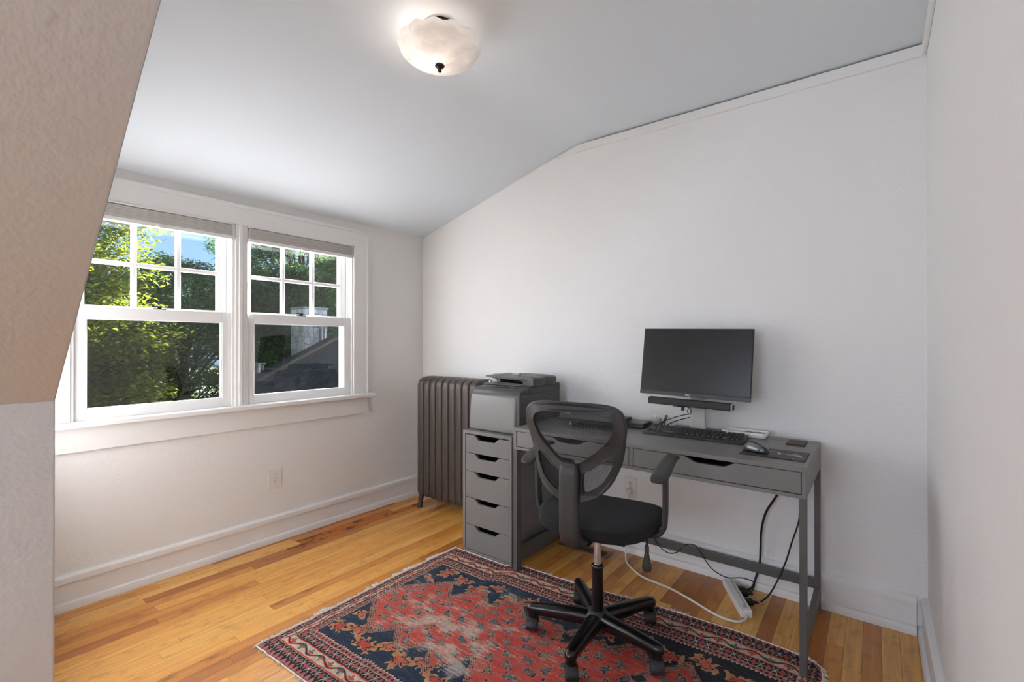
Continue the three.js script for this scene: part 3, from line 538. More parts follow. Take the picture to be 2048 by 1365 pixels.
// ------------------------------------------------------------------ office chair
{
  // local axes: x right of the sitter, y up, -z the way the chair faces
  const g = thing('office_chair', 'black mesh-back office chair on five casters', 'chair', [2.013, 0.0068, 0.855], 0.12);
  // --- star base
  const R = 0.268, degs = [156, 83, 10.5, -62, -135.5];
  const armLen = R - 0.03;
  for (const dg of degs) {
    const A = (dg * Math.PI) / 180 - 0.0; // direction in world xz: (cos, sin)
    const leg = new THREE.Group(); leg.name = 'base_arm'; g.add(leg); leg.rotation.y = -A - 0.12;
    // tapered pressed-steel arm along +x
    const secs = [[0.030, 0.082, 0.033, 0.032], [0.10, 0.086, 0.030, 0.029], [0.20, 0.088, 0.0255, 0.0245], [0.268, 0.088, 0.023, 0.022], [0.286, 0.087, 0.018, 0.018], [0.293, 0.086, 0.008, 0.009]];
    const pos = [], idx = [], nn = 20;
    secs.forEach(([x, y, hw, hh]) => { for (let k = 0; k < nn; k++) { const a = (k / nn) * Math.PI * 2; const c = Math.cos(a), s = Math.sin(a); pos.push(x, y + Math.sign(s) * Math.pow(Math.abs(s), 0.8) * hh, Math.sign(c) * Math.pow(Math.abs(c), 0.8) * hw); } });
    for (let i = 0; i < secs.length - 1; i++) for (let k = 0; k < nn; k++) { const a = i * nn + k, b = i * nn + (k + 1) % nn; idx.push(a, b, a + nn, b, b + nn, a + nn); }
    const c0 = pos.length / 3; pos.push(secs[5][0] + 0.001, secs[5][1], 0); for (let k = 0; k < nn; k++) idx.push(5 * nn + k, 5 * nn + (k + 1) % nn, c0);
    const q = new THREE.BufferGeometry(); q.setAttribute('position', new THREE.Float32BufferAttribute(pos, 3)); q.setIndex(idx); q.computeVertexNormals();
    mesh('arm_tube', q, M.chairBase, leg);
    mesh('caster_socket', cyl(0.0195, 0.0215, 0.036, R, 0.074, 0, 24), M.chairBase, leg);
    // caster: hood over two wheels
    const ct = new THREE.Group(); ct.name = 'caster'; ct.position.set(R, 0, 0); ct.scale.setScalar(1.08); leg.add(ct);
    ct.rotation.y = A + 0.48 + (dg === 83 ? 0.15 : 0);
    const wheel = lathe([[0.001, -0.008], [0.018, -0.008], [0.0235, -0.0055], [0.0245, 0], [0.0235, 0.0055], [0.018, 0.008], [0.001, 0.008]], 28).rotateZ(Math.PI / 2);
    for (const s of [-1, 1]) mesh('wheel', wheel.clone().translate(s * 0.0125, 0.0245, 0.008), M.caster, ct);
    const hs = new THREE.Shape(); hs.absarc(0.008, 0.0245, 0.0285, -0.35, Math.PI + 0.2, false); hs.lineTo(-0.017, 0.024); hs.absarc(0.008, 0.0245, 0.0255, Math.PI - 0.1, -0.35, true); hs.closePath();
    const hood = toCreasedNormals(extr(hs, 0.040, 0.002, 2, 20), 0.8); hood.rotateY(-Math.PI / 2); hood.translate(0.020, 0, 0);
    mesh('hood', hood, M.caster, ct);
    mesh('swivel_stem', cyl(0.008, 0.008, 0.02, 0, 0.058, 0, 12), M.chairBase, ct);
  }
  mesh('hub', lathe([[0.001, 0.038], [0.040, 0.038], [0.052, 0.052], [0.056, 0.080], [0.050, 0.104], [0.034, 0.117], [0.024, 0.119], [0.001, 0.119]], 40), M.chairFrame, g);
  mesh('column_cover', lathe([[0.001, 0.10], [0.0235, 0.10], [0.0235, 0.288], [0.025, 0.290], [0.025, 0.300], [0.020, 0.304], [0.001, 0.304]], 32), M.chairBase, g);
  mesh('gas_spring', cyl(0.0148, 0.0148, 0.16, 0, 0.37, 0, 28), M.chrome, g).userData.label = 'chrome gas spring';
  mesh('tilt_mechanism', merge([rbox(0.14, 0.03, 0.16, 0.008, 0, 0.438, -0.01, 2), rbox(0.07, 0.018, 0.16, 0.006, 0, 0.452, 0.10)]), M.dark, g);
  // hanging adjusting lever
  mesh('lever_rod', tube([[0.04, 0.438, -0.02], [0.13, 0.436, -0.035], [0.178, 0.432, -0.045], [0.186, 0.420, -0.047], [0.187, 0.385, -0.047]], 0.0042, 40, 10), M.cable, g);
  mesh('lever_grip', lathe([[0.001, 0.402], [0.008, 0.401], [0.009, 0.385], [0.0085, 0.372], [0.012, 0.350], [0.017, 0.330], [0.019, 0.314], [0.016, 0.302], [0.008, 0.297], [0.001, 0.296]], 24).scale(1, 1, 0.75).translate(0.187, 0, -0.047), M.chairFrame, g);
  // --- seat cushion
  const wv = dataTex(128, 128, (i, j) => { const v = 128 + 70 * Math.sin(i * Math.PI / 4) * Math.sin(j * Math.PI / 4) + 30 * (rnd() - 0.5); return [v, v, v]; }, false); wv.repeat.set(26, 26);
  M.seat = std('#121214', 0.85, { bumpMap: wv, bumpScale: 0.0009, sheen: 0.4, sheenRoughness: 0.5, sheenColor: new THREE.Color('#4a4f58') });
  {
    const q = new THREE.SphereGeometry(1, 72, 40), p = q.attributes.position;
    for (let i = 0; i < p.count; i++) {
      let x = p.getX(i), y = p.getY(i), z = p.getZ(i);
      const r = Math.hypot(x, z) || 1e-6, sq = Math.pow(Math.pow(Math.abs(x / r), 3.2) + Math.pow(Math.abs(z / r), 3.2), 1 / 3.2);
      const rad = r < 1e-4 ? 0 : Math.pow(r, 0.55) / sq; x = (x / r) * rad; z = (z / r) * rad;
      const fall = smooth(0.55, 1.0, -z) * 0.03; // waterfall front
      const wv2 = 0.242 - 0.020 * smooth(0.0, 1.0, z);
      p.setXYZ(i, x * wv2, 0.502 + (y > 0 ? 0.042 * Math.pow(y, 0.6) : 0.050 * -Math.pow(-y, 0.5)) - fall - 0.010 * (1 - Math.min(1, x * x)) * (y > 0.2 ? 1 : 0) , z * 0.225 - 0.028);
    }
    q.computeVertexNormals(); uvWorld(q); mesh('seat', q, M.seat, g).userData.label = 'black fabric seat cushion';
  }
  mesh('seat_pan', rbox(0.30, 0.012, 0.28, 0.005, 0, 0.452, -0.02), M.dark, g);
  // --- back: curved shell, written as offset behind the column
  const off = (u, y) => { const wing = 0.020 + 0.042 * Math.exp(-((y - 0.79) ** 2) / 0.012); return 0.268 - wing * Math.pow(Math.abs(u) / 0.19, 2) - 0.012 * Math.exp(-((y - 0.72) ** 2) / 0.01); };
  const bend = (geo) => { const p = geo.attributes.position; for (let i = 0; i < p.count; i++) { const u = p.getX(i), y = p.getY(i), d = p.getZ(i); p.setZ(i, off(u, y) + d); } geo.computeVertexNormals(); return geo; };
  const sym = (h) => [...h, ...h.slice().reverse().filter(([u]) => u > 0.001).map(([u, y]) => [-u, y])];
  const closed = (pts, n = 140, T = 0.5) => { const c = new THREE.CatmullRomCurve3(pts.map(([u, y]) => V(u, y, 0)), true, 'catmullrom', T); return c.getPoints(n).slice(0, -1).map((p) => new THREE.Vector2(p.x, p.y)); };
  const outer = sym([[0, 0.988], [0.09, 0.987], [0.150, 0.980], [0.183, 0.958], [0.193, 0.912], [0.185, 0.86], [0.172, 0.79], [0.157, 0.745], [0.134, 0.700], [0.095, 0.660], [0.045, 0.639], [0, 0.634]]);
  const win1 = sym([[0, 0.957], [0.085, 0.956], [0.136, 0.948], [0.157, 0.927], [0.158, 0.900], [0.140, 0.862], [0.110, 0.828], [0.06, 0.788], [0.025, 0.766], [0, 0.760]]);
  const win2 = [[0.042, 0.735], [0.080, 0.762], [0.125, 0.797], [0.143, 0.800], [0.150, 0.782], [0.140, 0.748], [0.115, 0.708], [0.080, 0.680], [0.045, 0.668]];
  const win3 = win2.map(([u, y]) => [-u, y]).reverse();
  const sh = new THREE.Shape(closed(outer, 200)); for (const w of [closed(win1), closed(win2, 80, 0.4), closed(win3, 80, 0.4)]) sh.holes.push(new THREE.Path(w));
  const fr = new THREE.ExtrudeGeometry(sh, { depth: 0.010, bevelEnabled: true, bevelThickness: 0.006, bevelSize: 0.006, bevelOffset: -0.004, bevelSegments: 3 });
  mesh('back_frame', toCreasedNormals(bend(fr), 0.9), M.chairFrame, g);
  { // stretched mesh in front of the frame
    const nx = 48, ny = 48, q = new THREE.PlaneGeometry(1, 1, nx, ny), p = q.attributes.position, uv = q.attributes.uv;
    const half = (y) => { const t = [[0.642, 0.05], [0.665, 0.10], [0.70, 0.130], [0.745, 0.152], [0.79, 0.167], [0.86, 0.180], [0.90, 0.183], [0.94, 0.174], [0.968, 0.145], [0.982, 0.09]]; for (let i = 0; i < t.length - 1; i++) if (y <= t[i + 1][0]) { const k = clamp((y - t[i][0]) / (t[i + 1][0] - t[i][0])); return t[i][1] + k * (t[i + 1][1] - t[i][1]); } return 0.09; };
    for (let i = 0; i < p.count; i++) { const y = 0.643 + (p.getY(i) + 0.5) * 0.338, u = p.getX(i) * 2 * half(y); p.setXYZ(i, u, y, off(u, y) - 0.010); uv.setXY(i, u, y); }
    q.computeVertexNormals();
    const al = dataTex(64, 64, (i, j) => { const a = ((i + j) % 32) / 32, b = ((i - j + 64) % 32) / 32; const on = (a < 0.33 || b < 0.28) ? 255 : 0; return [on, on, on]; }, false);
    al.repeat.set(118, 118);
    mesh('back_mesh', q, std('#1a1a1a', 0.8, { alphaMap: al, transparent: true, side: THREE.DoubleSide }), g).userData.label = 'black see-through mesh';
  }
  { // spine: broad plastic upright bending under the seat
    const secs = [[0.772, 0.276, 0.030, 0.010], [0.760, 0.284, 0.034, 0.014], [0.735, 0.286, 0.036, 0.017], [0.66, 0.284, 0.036, 0.019], [0.58, 0.281, 0.037, 0.021], [0.53, 0.278, 0.038, 0.023], [0.500, 0.266, 0.038, 0.026], [0.478, 0.238, 0.036, 0.022], [0.466, 0.20, 0.034, 0.014], [0.462, 0.10, 0.033, 0.010]];
    const pos = [], idx = [], nn = 28;
    secs.forEach(([y, z, hw, hd], i) => { const a = secs[Math.max(0, i - 1)], b = secs[Math.min(secs.length - 1, i + 1)]; const t = new THREE.Vector2(b[0] - a[0], b[1] - a[1]).normalize(); const ny = -t.y, nz = t.x; for (let k = 0; k < nn; k++) { const an = (k / nn) * Math.PI * 2, c = Math.cos(an), s = Math.sin(an); const uu = Math.sign(c) * Math.pow(Math.abs(c), 0.55) * hw, vv = Math.sign(s) * Math.pow(Math.abs(s), 0.75) * hd; pos.push(uu, y + ny * -vv, z + nz * -vv); } });
    for (let i = 0; i < secs.length - 1; i++) for (let k = 0; k < nn; k++) { const a = i * nn + k, b = i * nn + (k + 1) % nn; idx.push(a, b, a + nn, b, b + nn, a + nn); }
    for (const [i, o] of [[0, 0], [secs.length - 1, 1]]) { const c0 = pos.length / 3; pos.push(0, secs[i][0], secs[i][1]); for (let k = 0; k < nn; k++) { const a = i * nn + k, b = i * nn + (k + 1) % nn; o ? idx.push(a, b, c0) : idx.push(b, a, c0); } }
    const q = new THREE.BufferGeometry(); q.setAttribute('position', new THREE.Float32BufferAttribute(pos, 3)); q.setIndex(idx); q.computeVertexNormals();
    mesh('spine', q, M.chairFrame, g);
    mesh('spine_cap', rbox(0.058, 0.014, 0.012, 0.004, 0, 0.768, 0.288, 3), M.chairFrame, g);
  }
  // --- arm rests
  for (const s of [-1, 1]) {
    const ar = new THREE.Group(); ar.name = 'armrest'; g.add(ar);
    // swept flat post: out from under the seat, bending up to the pad
    const cv = new THREE.CatmullRomCurve3([V(s * 0.10, 0.466, 0.0), V(s * 0.19, 0.466, 0.0), V(s * 0.240, 0.472, 0.0), V(s * 0.262, 0.496, 0.0), V(s * 0.268, 0.54, 0.0), V(s * 0.270, 0.62, 0.0), V(s * 0.270, 0.715, 0.004)], false, 'centripetal');
    const pos = [], idx = [], n = 60, nn = 16;
    for (let i = 0; i <= n; i++) { const c = cv.getPoint(i / n), t = cv.getTangent(i / n), ax = V(0, 0, 1), bn = V().crossVectors(t, ax).normalize(); for (let k = 0; k < nn; k++) { const a = (k / nn) * Math.PI * 2, ca = Math.cos(a), sa = Math.sin(a); const d = Math.sign(ca) * Math.pow(Math.abs(ca), 0.6) * 0.021, e = Math.sign(sa) * Math.pow(Math.abs(sa), 0.6) * 0.0095; pos.push(c.x + bn.x * e, c.y + bn.y * e, c.z + d); } }
    for (let i = 0; i < n; i++) for (let k = 0; k < nn; k++) { const a = i * nn + k, b = i * nn + (k + 1) % nn; idx.push(a, b, a + nn, b, b + nn, a + nn); }
    const q = new THREE.BufferGeometry(); q.setAttribute('position', new THREE.Float32BufferAttribute(pos, 3)); q.setIndex(idx); q.computeVertexNormals();
    mesh('arm_post', q, M.chairFrame, ar);
    // pad: broad drooping rear end, narrower raised front
    const pp = [], pi = [], L = 30, m = 22;
    for (let i = 0; i <= L; i++) {
      const t = i / L, z = 0.122 - 0.275 * t, y = 0.704 + 0.048 * Math.sin(clamp(t * 1.15) * Math.PI * 0.5) - 0.012 * smooth(0.75, 1, t), end = Math.pow(Math.max(0, 1 - Math.pow(Math.abs(t * 2 - 1), 14)), 0.5);
      const hw = (0.031 - 0.010 * smooth(0.2, 1, t)) * Math.max(0.12, end), hh = (0.009 + 0.003 * (1 - t)) * Math.max(0.15, end);
      for (let k = 0; k < m; k++) { const a = (k / m) * Math.PI * 2, ca = Math.cos(a), sa = Math.sin(a); pp.push(s * (0.268 + 0.008 * t) + Math.sign(ca) * Math.pow(Math.abs(ca), 0.5) * hw, y + Math.sign(sa) * Math.pow(Math.abs(sa), 0.6) * hh - 0.10 * ca * ca * hw * 0.6, z); }
    }
    for (let i = 0; i < L; i++) for (let k = 0; k < m; k++) { const a = i * m + k, b = i * m + (k + 1) % m; pi.push(a, b, a + m, b, b + m, a + m); }
    for (const i of [0, L]) { const c0 = pp.length / 3; let sx = 0, sy = 0; for (let k = 0; k < m; k++) { sx += pp[(i * m + k) * 3]; sy += pp[(i * m + k) * 3 + 1]; } pp.push(sx / m, sy / m, pp[i * m * 3 + 2]); for (let k = 0; k < m; k++) { const a = i * m + k, b = i * m + (k + 1) % m; i ? pi.push(a, b, c0) : pi.push(b, a, c0); } }
    const pq = new THREE.BufferGeometry(); pq.setAttribute('position', new THREE.Float32BufferAttribute(pp, 3)); pq.setIndex(pi); pq.computeVertexNormals();
    mesh('arm_pad', pq, M.chairFrame, ar);
  }
}

// ------------------------------------------------------------------ rug
{
  const S = 1.805, T = 1.245, PW = 1792, PH = 1236;
  const mix = (a, b, t) => [a[0] + (b[0] - a[0]) * t, a[1] + (b[1] - a[1]) * t, a[2] + (b[2] - a[2]) * t];
  const C = { navy: [24, 42, 66], ink: [24, 25, 32], red: [188, 58, 47], pink: [166, 92, 88], rose: [150, 70, 72], cream: [188, 170, 148], tan: [160, 122, 98], gold: [172, 130, 82], orange: [190, 92, 68], grey: [122, 116, 108], slate: [84, 98, 110], wear: [190, 172, 156], green: [92, 104, 94] };
  const hash = (i, j, k = 0) => { const v = Math.sin(i * 127.1 + j * 311.7 + k * 74.7) * 43758.5453; return v - Math.floor(v); };
  const rosette = (a, b) => { const r = Math.hypot(a, b), t = Math.atan2(b, a); return r - (0.55 + 0.25 * Math.cos(4 * t)); };
  function border(d, l, side) { // d from the outer edge, l along the edge, metres
    if (d < 0.006) return C.ink;
    if (d < 0.030) { const k = (l / 0.026) % 1, h = (d - 0.006) / 0.024; return Math.abs(k - 0.5) < 0.34 * h ? C.ink : C.pink; }
    if (d < 0.033 || (d > 0.0755 && d < 0.078)) return C.ink;
    if ((d >= 0.033 && d < 0.0755) || (d >= 0.146 && d < 0.186)) {
      const c = d < 0.1 ? 0.054 : 0.166, k = Math.floor(l / 0.047), a = (l / 0.047 - k - 0.5) * 2.4, b = (d - c) / 0.019, q = rosette(a, b);
      if (q < -0.28) return k % 2 ? C.pink : C.red; if (q < 0) return C.rose; if (q < 0.12) return C.tan;
      const e = Math.abs(Math.abs(a) - 1.1), x = Math.min(Math.abs(Math.abs(a) - 1.2 + Math.abs(b) * 0.5), 1); return x < 0.10 ? C.cream : e < 0.2 && Math.abs(b) < 0.35 ? C.slate : C.ink;
    }
    if (d < 0.086) return d < 0.0795 ? C.cream : C.red;
    if (d < 0.136) {
      const k = Math.floor(l / 0.062), a = (l / 0.062 - k - 0.5) * 2, b = (d - 0.111) / 0.025, vine = Math.abs(b - 0.55 * Math.sin((l / 0.062) * Math.PI)), q = rosette(a * 1.6, (b - 0.1) * 1.2);
      if (q < -0.3) return C.red; if (q < -0.08) return k % 3 === 0 ? C.orange : k % 3 === 1 ? C.green : C.slate; if (q < 0.03) return C.ink; if (vine < 0.10) return C.ink; if (vine < 0.26) return k % 2 ? C.red : C.green; return C.cream;
    }
    if (d < 0.142) return C.red; if (d < 0.146) return C.ink;
    if (d < 0.189) return C.cream;
    if (d < 0.211) { const k = (l / 0.022) % 1, h = Math.abs((d - 0.2) / 0.011); return Math.abs(k - 0.5) + h * 0.5 < 0.34 ? C.ink : C.pink; }
    { const k = (l / 0.016) % 1, h = (d - 0.211) / 0.011; return Math.abs(k - 0.5) * 2 < h ? C.ink : C.cream; }
  }
  const tri = (v) => Math.abs((v - Math.floor(v)) * 2 - 1);
  const flower = []; // gold-outlined figures in the dark field
  for (const [s, t, r] of [[0.15, 0.30, 0.045], [0.24, 0.33, 0.05], [0.34, 0.28, 0.055], [0.44, 0.33, 0.05], [0.53, 0.29, 0.05], [0.62, 0.34, 0.055], [0.72, 0.29, 0.055], [0.84, 0.32, 0.05], [0.95, 0.29, 0.055], [1.06, 0.33, 0.05], [1.18, 0.29, 0.055], [1.30, 0.33, 0.05], [1.42, 0.29, 0.05], [1.54, 0.32, 0.05],
    [0.19, 0.97, 0.055], [0.31, 0.95, 0.05], [0.42, 0.91, 0.05], [0.50, 0.965, 0.035], [0.60, 0.90, 0.05], [0.70, 0.95, 0.05], [0.82, 0.93, 0.05], [0.95, 0.96, 0.05], [1.08, 0.92, 0.05], [1.20, 0.955, 0.055], [1.33, 0.92, 0.05], [1.45, 0.955, 0.05], [1.57, 0.93, 0.045], [0.15, 0.42, 0.035], [0.16, 0.86, 0.03], [0.47, 0.40, 0.028], [1.62, 0.42, 0.04], [1.61, 0.84, 0.04]]) flower.push([s, t, r, hash(s, t) * 6.28]);
  function field(s, t) { // inside the border
    const wob = 0.006 * N(s * 30, t * 30, 2), y = Math.abs(t - 0.622) + wob, ends = Math.min(s - 0.10, S - 0.12 - s);
    const half = Math.min(0.05 + ends * 1.15, 0.205 + 0.125 * (tri((s - 0.075) / 0.19) - 0.5) + 0.03 * smooth(0.35, 0.6, ends));
    const bite = Math.abs(s - 0.72) < 0.10 + 0.0 && t < 0.5 ? 0.07 * (1 - Math.abs(s - 0.72) / 0.10) : 0;
    const blot = s > 0.6 ? smooth(0.10, 0.24, fbm(s * 4.6 + 3, t * 5.2, 77)) * smooth(0.6, 0.8, s) * 0.16 : 0;
    const dm = half - bite - y - blot;
    if (dm > 0) { // red medallion with rows of small figures
      const gx = 0.083, gy = 0.062, row = Math.floor(t / gy), ox = (row % 2) * gx / 2, col = Math.floor((s + ox) / gx), h1 = hash(row, col), h2 = hash(row, col, 3);
      const a0 = (s + ox - (col + 0.5) * gx) - (h1 - 0.5) * 0.02, b0 = (t - (row + 0.5) * gy) - (h2 - 0.5) * 0.018, an = (h1 - 0.5) * 1.2, a = a0 * Math.cos(an) - b0 * Math.sin(an), b = a0 * Math.sin(an) + b0 * Math.cos(an);
      const el = h2 > 0.5 ? Math.max(Math.abs(a) / 0.027, Math.abs(b + 0.004 * Math.sin(a * 300)) / 0.013) : Math.max(Math.abs(b) / 0.026, (Math.abs(a) + 0.35 * (b + 0.01)) / 0.017);
      const wp = 0.5 * N(s * 95, t * 95, 41) + 0.35 * N(s * 48, t * 60, 44), el2 = el + wp;
      if (dm > 0.012) { if (el2 < 0.66) return s > 0.55 || t < 0.5 ? (h1 > 0.45 ? C.slate : C.grey) : (h1 > 0.25 ? C.grey : C.slate); if (el2 < 0.84) return C.ink; if (el2 < 1.06) return C.tan; }
      return mix(mix(C.red, C.orange, 0.35 * h1), C.pink, 0.55 * smooth(-0.1, 0.35, N(s * 8, t * 34, 51)));
    }
    if (dm > -0.046) { const k = (Math.floor(s / 0.006) + Math.floor(t / 0.006)) % 2; return k ? C.tan : hash(Math.floor(s / 0.006), Math.floor(t / 0.006)) > 0.45 ? C.rose : C.ink; }
    for (const [fs, ft, fr, fa] of flower) {
      const a = s - fs, b = t - ft; if (a * a + b * b > 0.0045) continue;
      const r = Math.hypot(a * 0.85, b), an = Math.atan2(b, a) + fa, R = fr * (0.70 + 0.24 * Math.cos((2 + Math.floor(3 * hash(ft, fs, 5))) * an) + 0.14 * Math.sin(7 * an) + 0.5 * N(s * 60, t * 60, 9));
      const e = r / R; if (e < 0.5) return (hash(fs, ft, 2) > 0.5 ? C.orange : C.red); if (e < 0.62) return C.ink; if (e < 0.86) return mix(C.orange, C.gold, 0.35); if (e < 1.1) return C.gold;
    }
    return mix(C.navy, C.ink, smooth(0.7, 1.2, s) * 0.75 + 0.15);
  }
  const tex = dataTex(PW, PH, (i, j) => {
    const s0 = (i + 0.5) / PW * S, t0 = (j + 0.5) / PH * T;
    const s = s0 + 0.004 * N(s0 * 22, t0 * 22, 7), t = t0 + 0.004 * N(s0 * 22, t0 * 22, 17);
    const dl = s * 2.15, dr = (S - s) * 1.85, df = t, db = T - t; // end borders are narrower
    const m = Math.min(dl, dr, df, db);
    let c = m < 0.222 ? border(Math.max(0, m), m === df || m === db ? s + 0.5 : t + 0.5, 0) : field(s, t);
    // worn pile: bare warp showing in streaky patches, as on the rug itself
    const patch = Math.exp(-(((s - 0.47) / 0.30) ** 2 + ((t - 0.60) / 0.20) ** 2)) * 0.42 + Math.exp(-(((s - 0.72) / 0.17) ** 2 + ((t - 0.42) / 0.12) ** 2)) * 0.34 + Math.exp(-(((s - 0.52) / 0.16) ** 2 + ((t - 0.95) / 0.09) ** 2)) * 0.34 + Math.exp(-(((s - 0.10) / 0.10) ** 2 + ((t - 0.80) / 0.25) ** 2)) * 0.22 + Math.exp(-(((s - 1.0) / 0.14) ** 2 + ((t - 0.66) / 0.10) ** 2)) * 0.25;
    const n = fbm(s * 9, t * 13, 31) * 0.9 + N(s * 18, t * 110, 8) * 0.35 + N(s * 160, t * 160, 12) * 0.25;
    const wr = smooth(0.20, 0.58, patch + n * 0.75);
    c = mix(c, C.wear, wr * 0.86);
    if (m > 0.222) c = mix(c, C.wear, 0.16 * smooth(0.1, 0.5, N(s * 14, t * 150, 3)));
    c = mix(c, [120, 104, 92], 0.04 + 0.12 * smooth(0.0, 0.4, fbm(s * 6, t * 6, 61)));
    const k = 0.84 + 0.28 * hash(Math.floor(i / 2), Math.floor(j / 2)) + 0.10 * N(s * 60, t * 60, 5);
    return [c[0] * k, c[1] * k, c[2] * k];
  });
  tex.wrapS = tex.wrapT = THREE.ClampToEdgeWrapping; tex.repeat.set(1, 1);
  const pileBump = dataTex(256, 256, (i, j) => { const v = 90 + 150 * hash(i >> 1, j >> 1); return [v, v, v]; }, false); pileBump.repeat.set(3, 3);
  const pile = std('#ffffff', 0.95, { map: tex, bumpMap: tex, bumpScale: 0.0012 });
  const g = thing('rug', 'worn red and navy patterned rug with white fringe', 'rug', [0, 0, 0]);
  const lerpT = (t, x) => { for (let i = 0; i < t.length - 1; i++) if (x <= t[i + 1][0]) { const k = clamp((x - t[i][0]) / (t[i + 1][0] - t[i][0])); return t[i][1] + k * (t[i + 1][1] - t[i][1]); } return t[t.length - 1][1]; };
  const zBack = (x) => lerpT([[0.95, 0.592], [1.33, 0.588], [1.40, 0.536], [1.72, 0.522], [2.10, 0.470], [2.45, 0.450], [2.66, 0.462], [2.73, 0.482], [2.77, 0.515]], x) + 0.003 * N(x * 40, 1);
  const zFront = (x) => lerpT([[0.95, 1.722], [1.33, 1.705], [2.77, 1.70]], x) + 0.003 * N(x * 30, 4);
  const xLeft = (z) => lerpT([[0.5, 0.952], [1.03, 0.944], [1.10, 0.950], [1.45, 0.958], [1.72, 0.957]], z) + 0.006 * N(z * 26, 2.5);
  const xRight = (z) => lerpT([[0.4, 2.735], [0.56, 2.757], [1.72, 2.76]], z) + 0.004 * N(z * 26, 8.5);
  const nx = 220, nz = 150, q = new THREE.PlaneGeometry(1, 1, nx, nz), p = q.attributes.position, uv = q.attributes.uv, TK = 0.0055;
  const at = (a, b) => { const zg = 0.5 + (1.715 - 0.5) * (1 - b), xl = xLeft(zg), xr = xRight(zg), x = xl + (xr - xl) * a, z = zFront(x) + (zBack(x) - zFront(x)) * b; return [x, z]; };
  for (let i = 0; i < p.count; i++) { const a = p.getX(i) + 0.5, b = p.getY(i) + 0.5, [x, z] = at(a, b), e = Math.min(a * 60, (1 - a) * 60, b * 50, (1 - b) * 50, 1); p.setXYZ(i, x, TK * (0.35 + 0.65 * Math.sqrt(e)) + 0.0012 * e * N(x * 7, z * 7, 3) , z); uv.setXY(i, a, b); }
  q.computeVertexNormals();
  mesh('pile', q, pile, g);
  { // backing skirt that closes the edge
    const ring = []; for (let i = 0; i <= 100; i++) ring.push(at(i / 100, 0)); for (let i = 1; i <= 70; i++) ring.push(at(1, i / 70)); for (let i = 99; i >= 0; i--) ring.push(at(i / 100, 1)); for (let i = 69; i >= 1; i--) ring.push(at(0, i / 70));
    const b = extr(poly(ring.map(([x, z]) => [x, -z])), 0.0012); b.rotateX(-Math.PI / 2); b.translate(0, 0.0003, 0);
    mesh('backing', b, std('#8d7a66', 0.95), g);
  }
  const white = std('#d9d0c4', 0.95);
  const edge = (f, n) => tube(Array.from({ length: n }, (_, i) => { const [x, z] = f(i / (n - 1)); return [x, 0.003, z]; }), 0.0030, n * 4, 6);
  mesh('selvage', merge([edge((t) => at(0.0005, t), 60), edge((t) => at(t, 0.9995), 80), edge((t) => at(0.9995, t), 60), edge((t) => at(t, 0.0005), 60)]), white, g);
  const tufts = [];
  const tuft = (x, z, dx, dz, len) => { const h = rr(0.0015, 0.006); tufts.push(tube([[x, 0.003, z], [x + dx * len * 0.5 + rr(-0.003, 0.003), h + 0.002, z + dz * len * 0.5 + rr(-0.003, 0.003)], [x + dx * len + rr(-0.006, 0.006), 0.0015, z + dz * len + rr(-0.006, 0.006)]], rr(0.0011, 0.0022), 4, 4)); };
  for (let i = 0; i < 900; i++) { const t = rnd(), [x, z] = at(0, t); const big = N(t * 16, 3.3) > 0.12; tuft(x + rr(0, 0.006), z, -1, rr(-0.6, 0.6), rr(0.005, 0.013) * (big ? 2.3 : 1)); }
  for (let i = 0; i < 260; i++) { const t = rnd(), [x, z] = at(1, t); tuft(x - 0.002, z, 1, rr(-0.5, 0.5), rr(0.008, 0.020)); }
  for (let i = 0; i < 120; i++) { const c = [0.33, 0.40, 0.57, 0.70, 0.97][i % 5] + rr(-0.022, 0.022), [x, z] = at(Math.min(c, 1), 1); tuft(x, z, rr(-0.6, 0.6), -1, rr(0.006, 0.020)); }
  for (let i = 0; i < 120; i++) { const t = rnd(), [x, z] = at(t, 0); tuft(x, z, rr(-0.6, 0.6), 1, rr(0.004, 0.012)); }
  const fr = mesh('fringe', merge(tufts), white, g); fr.userData.kind = 'stuff'; fr.userData.label = 'white cotton fringe';
}

// ------------------------------------------------------------------ floor register, outlets, cords
{
  const g = thing('floor_register', 'brown metal floor vent grille under the desk', 'floor vent', [1.558, 0, 0.142]);
  const m = std('#8a6a48', 0.4, { metalness: 0.4 });
  const w = 0.315, d = 0.098;
  mesh('vent_frame', merge([lim(-w / 2, w / 2, 0.0005, 0.005, -d / 2, -d / 2 + 0.018), lim(-w / 2, w / 2, 0.0005, 0.005, d / 2 - 0.018, d / 2), lim(-w / 2, -w / 2 + 0.02, 0.0005, 0.005, -d / 2 + 0.018, d / 2 - 0.018), lim(w / 2 - 0.02, w / 2, 0.0005, 0.005, -d / 2 + 0.018, d / 2 - 0.018)]), m, g);
  mesh('duct', hardlim(-w / 2 + 0.02, w / 2 - 0.02, 0.0004, 0.0012, -d / 2 + 0.018, d / 2 - 0.018), M.dark, g);
  const sl = rbox(0.0055, 0.0035, d - 0.036, 0.001);
  for (let i = 0; i < 24; i++) { const s = mesh('slat', sl, m, g); s.position.set(-w / 2 + 0.026 + i * (w - 0.052) / 23, 0.003, 0); s.rotation.z = 0.5; }
}
